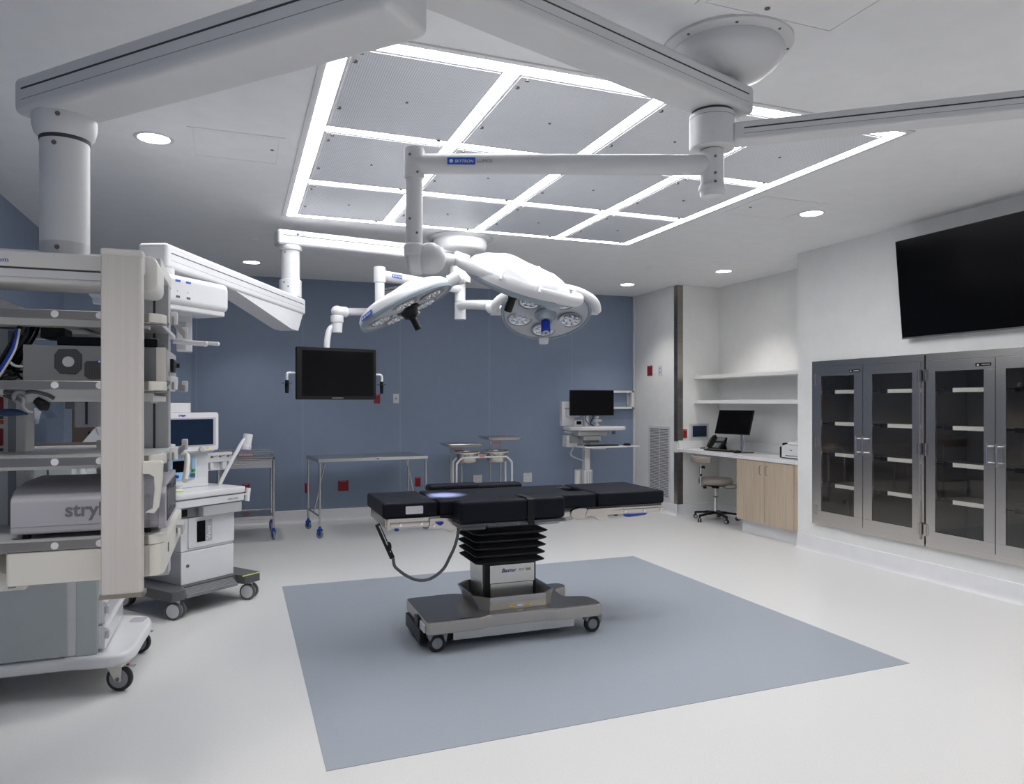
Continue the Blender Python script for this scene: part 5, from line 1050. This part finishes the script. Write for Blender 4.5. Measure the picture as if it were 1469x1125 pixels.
# ------------------------------------------------------------------ recessed steel cabinets
FXF = 5.395
def steel_cabinet(y0, y1, doors, label, plates):
    t = thing('steel_cabinet', label, 'storage cabinet', (5.62,(y0+y1)/2,.287), group=None)
    mb = MB(); z0, z1 = .287, 1.902
    mb.box(5.42,5.87,y0+.006,y0+.012,z0+.01,z1-.01).box(5.42,5.87,y1-.012,y1-.006,z0+.01,z1-.01).box(5.86,5.87,y0+.006,y1-.006,z0+.01,z1-.01).box(5.42,5.87,y0+.006,y1-.006,z0+.01,z0+.03).box(5.42,5.87,y0+.006,y1-.006,z1-.05,z1-.01)
    mb.build('carcass', 'caseback', t)
    mb = MB(); 
    for b in ((y0,y1,1.842,z1),(y0,y1,z0,.340)): mb.box(FXF,5.42,*b,.001)
    ym = doors; mb.box(FXF,5.42,doors[0][1]+.002,y1,.340,1.842).box(FXF,5.42,y0,doors[1][0]-.002,.340,1.842)
    mb.box(5.405,5.42,doors[1][1]-.01,doors[0][0]+.01,.342,1.842); mb.build('face_frame', 'cabsteel', t)
    MB().box(FXF-.003,FXF-.0005,y0+.01,y1-.06,1.842,1.848).build('top_bead', 'steel', t)
    for k,zc in enumerate((1.597,1.287,.985,.680)):
        sh = MB().box(5.50,5.84,y0+.02,y1-.02,zc-.004,zc+.008).build('shelf', 'caseback', t)
        mb = MB(); 
        for (a,b,ga,gb) in doors:
            mb.m(0).box(5.468,5.474,a+.045,gb-.085,zc-.018,zc+.016).m(1).box(5.466,5.476,gb-.080,gb-.004,zc-.020,zc+.016)
        mb.box(5.474,5.50,y0+.02,y1-.02,zc-.006,zc+.004); mb.build('label_strip', ['strip','black'], sh)
    for k,(a,b,ga,gb) in enumerate(doors):
        mb = MB(); za, zb_, ya_, yb2 = .427, 1.750, ga, gb
        mb.box(5.374,5.393,a,b,.344,za,.001).box(5.374,5.393,a,b,zb_,1.838,.001).box(5.374,5.393,a,ya_,za,zb_,.001).box(5.374,5.393,yb2,b,za,zb_,.001)
        d_ = mb.build('door', 'cabsteel', t)
        MB().box(5.382,5.386,ya_-.002,yb2+.002,za-.002,zb_+.002).build('glass_pane', 'doorglass', d_)
        hy_ = a+.035 if k == 0 else b-.035
        mb = MB(); mb.cyl((5.330,hy_,1.01),(5.330,hy_,1.185),.0085,n=16).cyl((5.330,hy_,1.035),(5.374,hy_,1.035),.006,n=12).cyl((5.330,hy_,1.16),(5.374,hy_,1.16),.006,n=12); mb.build('handle', 'chrome', d_)
        hh_ = b+.001 if k == 0 else a-.001
        for zc in (.43,1.10,1.72):
            mb = MB(); mb.cyl((5.370,hh_,zc-.05),(5.370,hh_,zc+.05),.008,n=14).box(5.3715,5.3738,hh_-.022,hh_+.022,zc-.045,zc+.045); mb.build('hinge', 'polsteel', d_)
        if k == 0:
            mb = MB(); mb.box(5.3722,5.3742,a+.03,a+.155,1.776,1.800); mb.m(1).box(5.3716,5.3724,a+.04,a+.105,1.786,1.790).prism([(a+.125,1.781),(a+.145,1.781),(a+.135,1.796)],5.3716,5.3724,'yz'); mb.build('name_plate', ['black','letterwhite'], d_)
    return t
steel_cabinet(4.497,5.772,[(5.122,5.702,5.221,5.631),(4.528,5.116,4.597,5.016)],'left recessed stainless cabinet with two dark glass doors, nearest the desk niche',0)
steel_cabinet(3.20,4.482,[(3.872,4.462,3.961,4.379),(3.262,3.866,3.37,3.79)],'right recessed stainless cabinet with two dark glass doors, cut by the picture edge',0)
# ------------------------------------------------------------------ wall television
t = thing('wall_television', 'large black television tilted forward on the white wall above the steel cabinets', 'television', (5.32,3.94,2.04))
top = Vector((5.280,0,2.872)); bot = Vector((5.360,0,2.037)); up = (top-bot).normalized(); nr = Vector((-up.z,0,up.x)); X = Matrix.Translation((top+bot)/2+Vector((0,3.9415,0))) @ Matrix((Vector((0,-1,0)),up,Vector((0,-1,0)).cross(up))).transposed().to_4x4()
mb = MB(X); mb.box(-.7425,.7425,-.419,.419,-.030,0,.003); mb.m(1).box(-.737,.737,-.403,.413,0,.0012); mb.m(2).box(-.7425,.7425,-.419,-.407,.0,.002,.0005); mb.m(0).box(-.4,.4,-.30,.15,-.055,-.030,.01); mb.build('panel', ['black','screen','dgrey'], t)
mb = MB(); mb.box(5.425,5.438,3.70,4.18,2.25,2.65,.003).box(5.352,5.428,3.74,3.78,2.27,2.64,.003).box(5.352,5.428,4.10,4.14,2.27,2.64,.003); mb.build('wall_mount', 'dgrey', t)
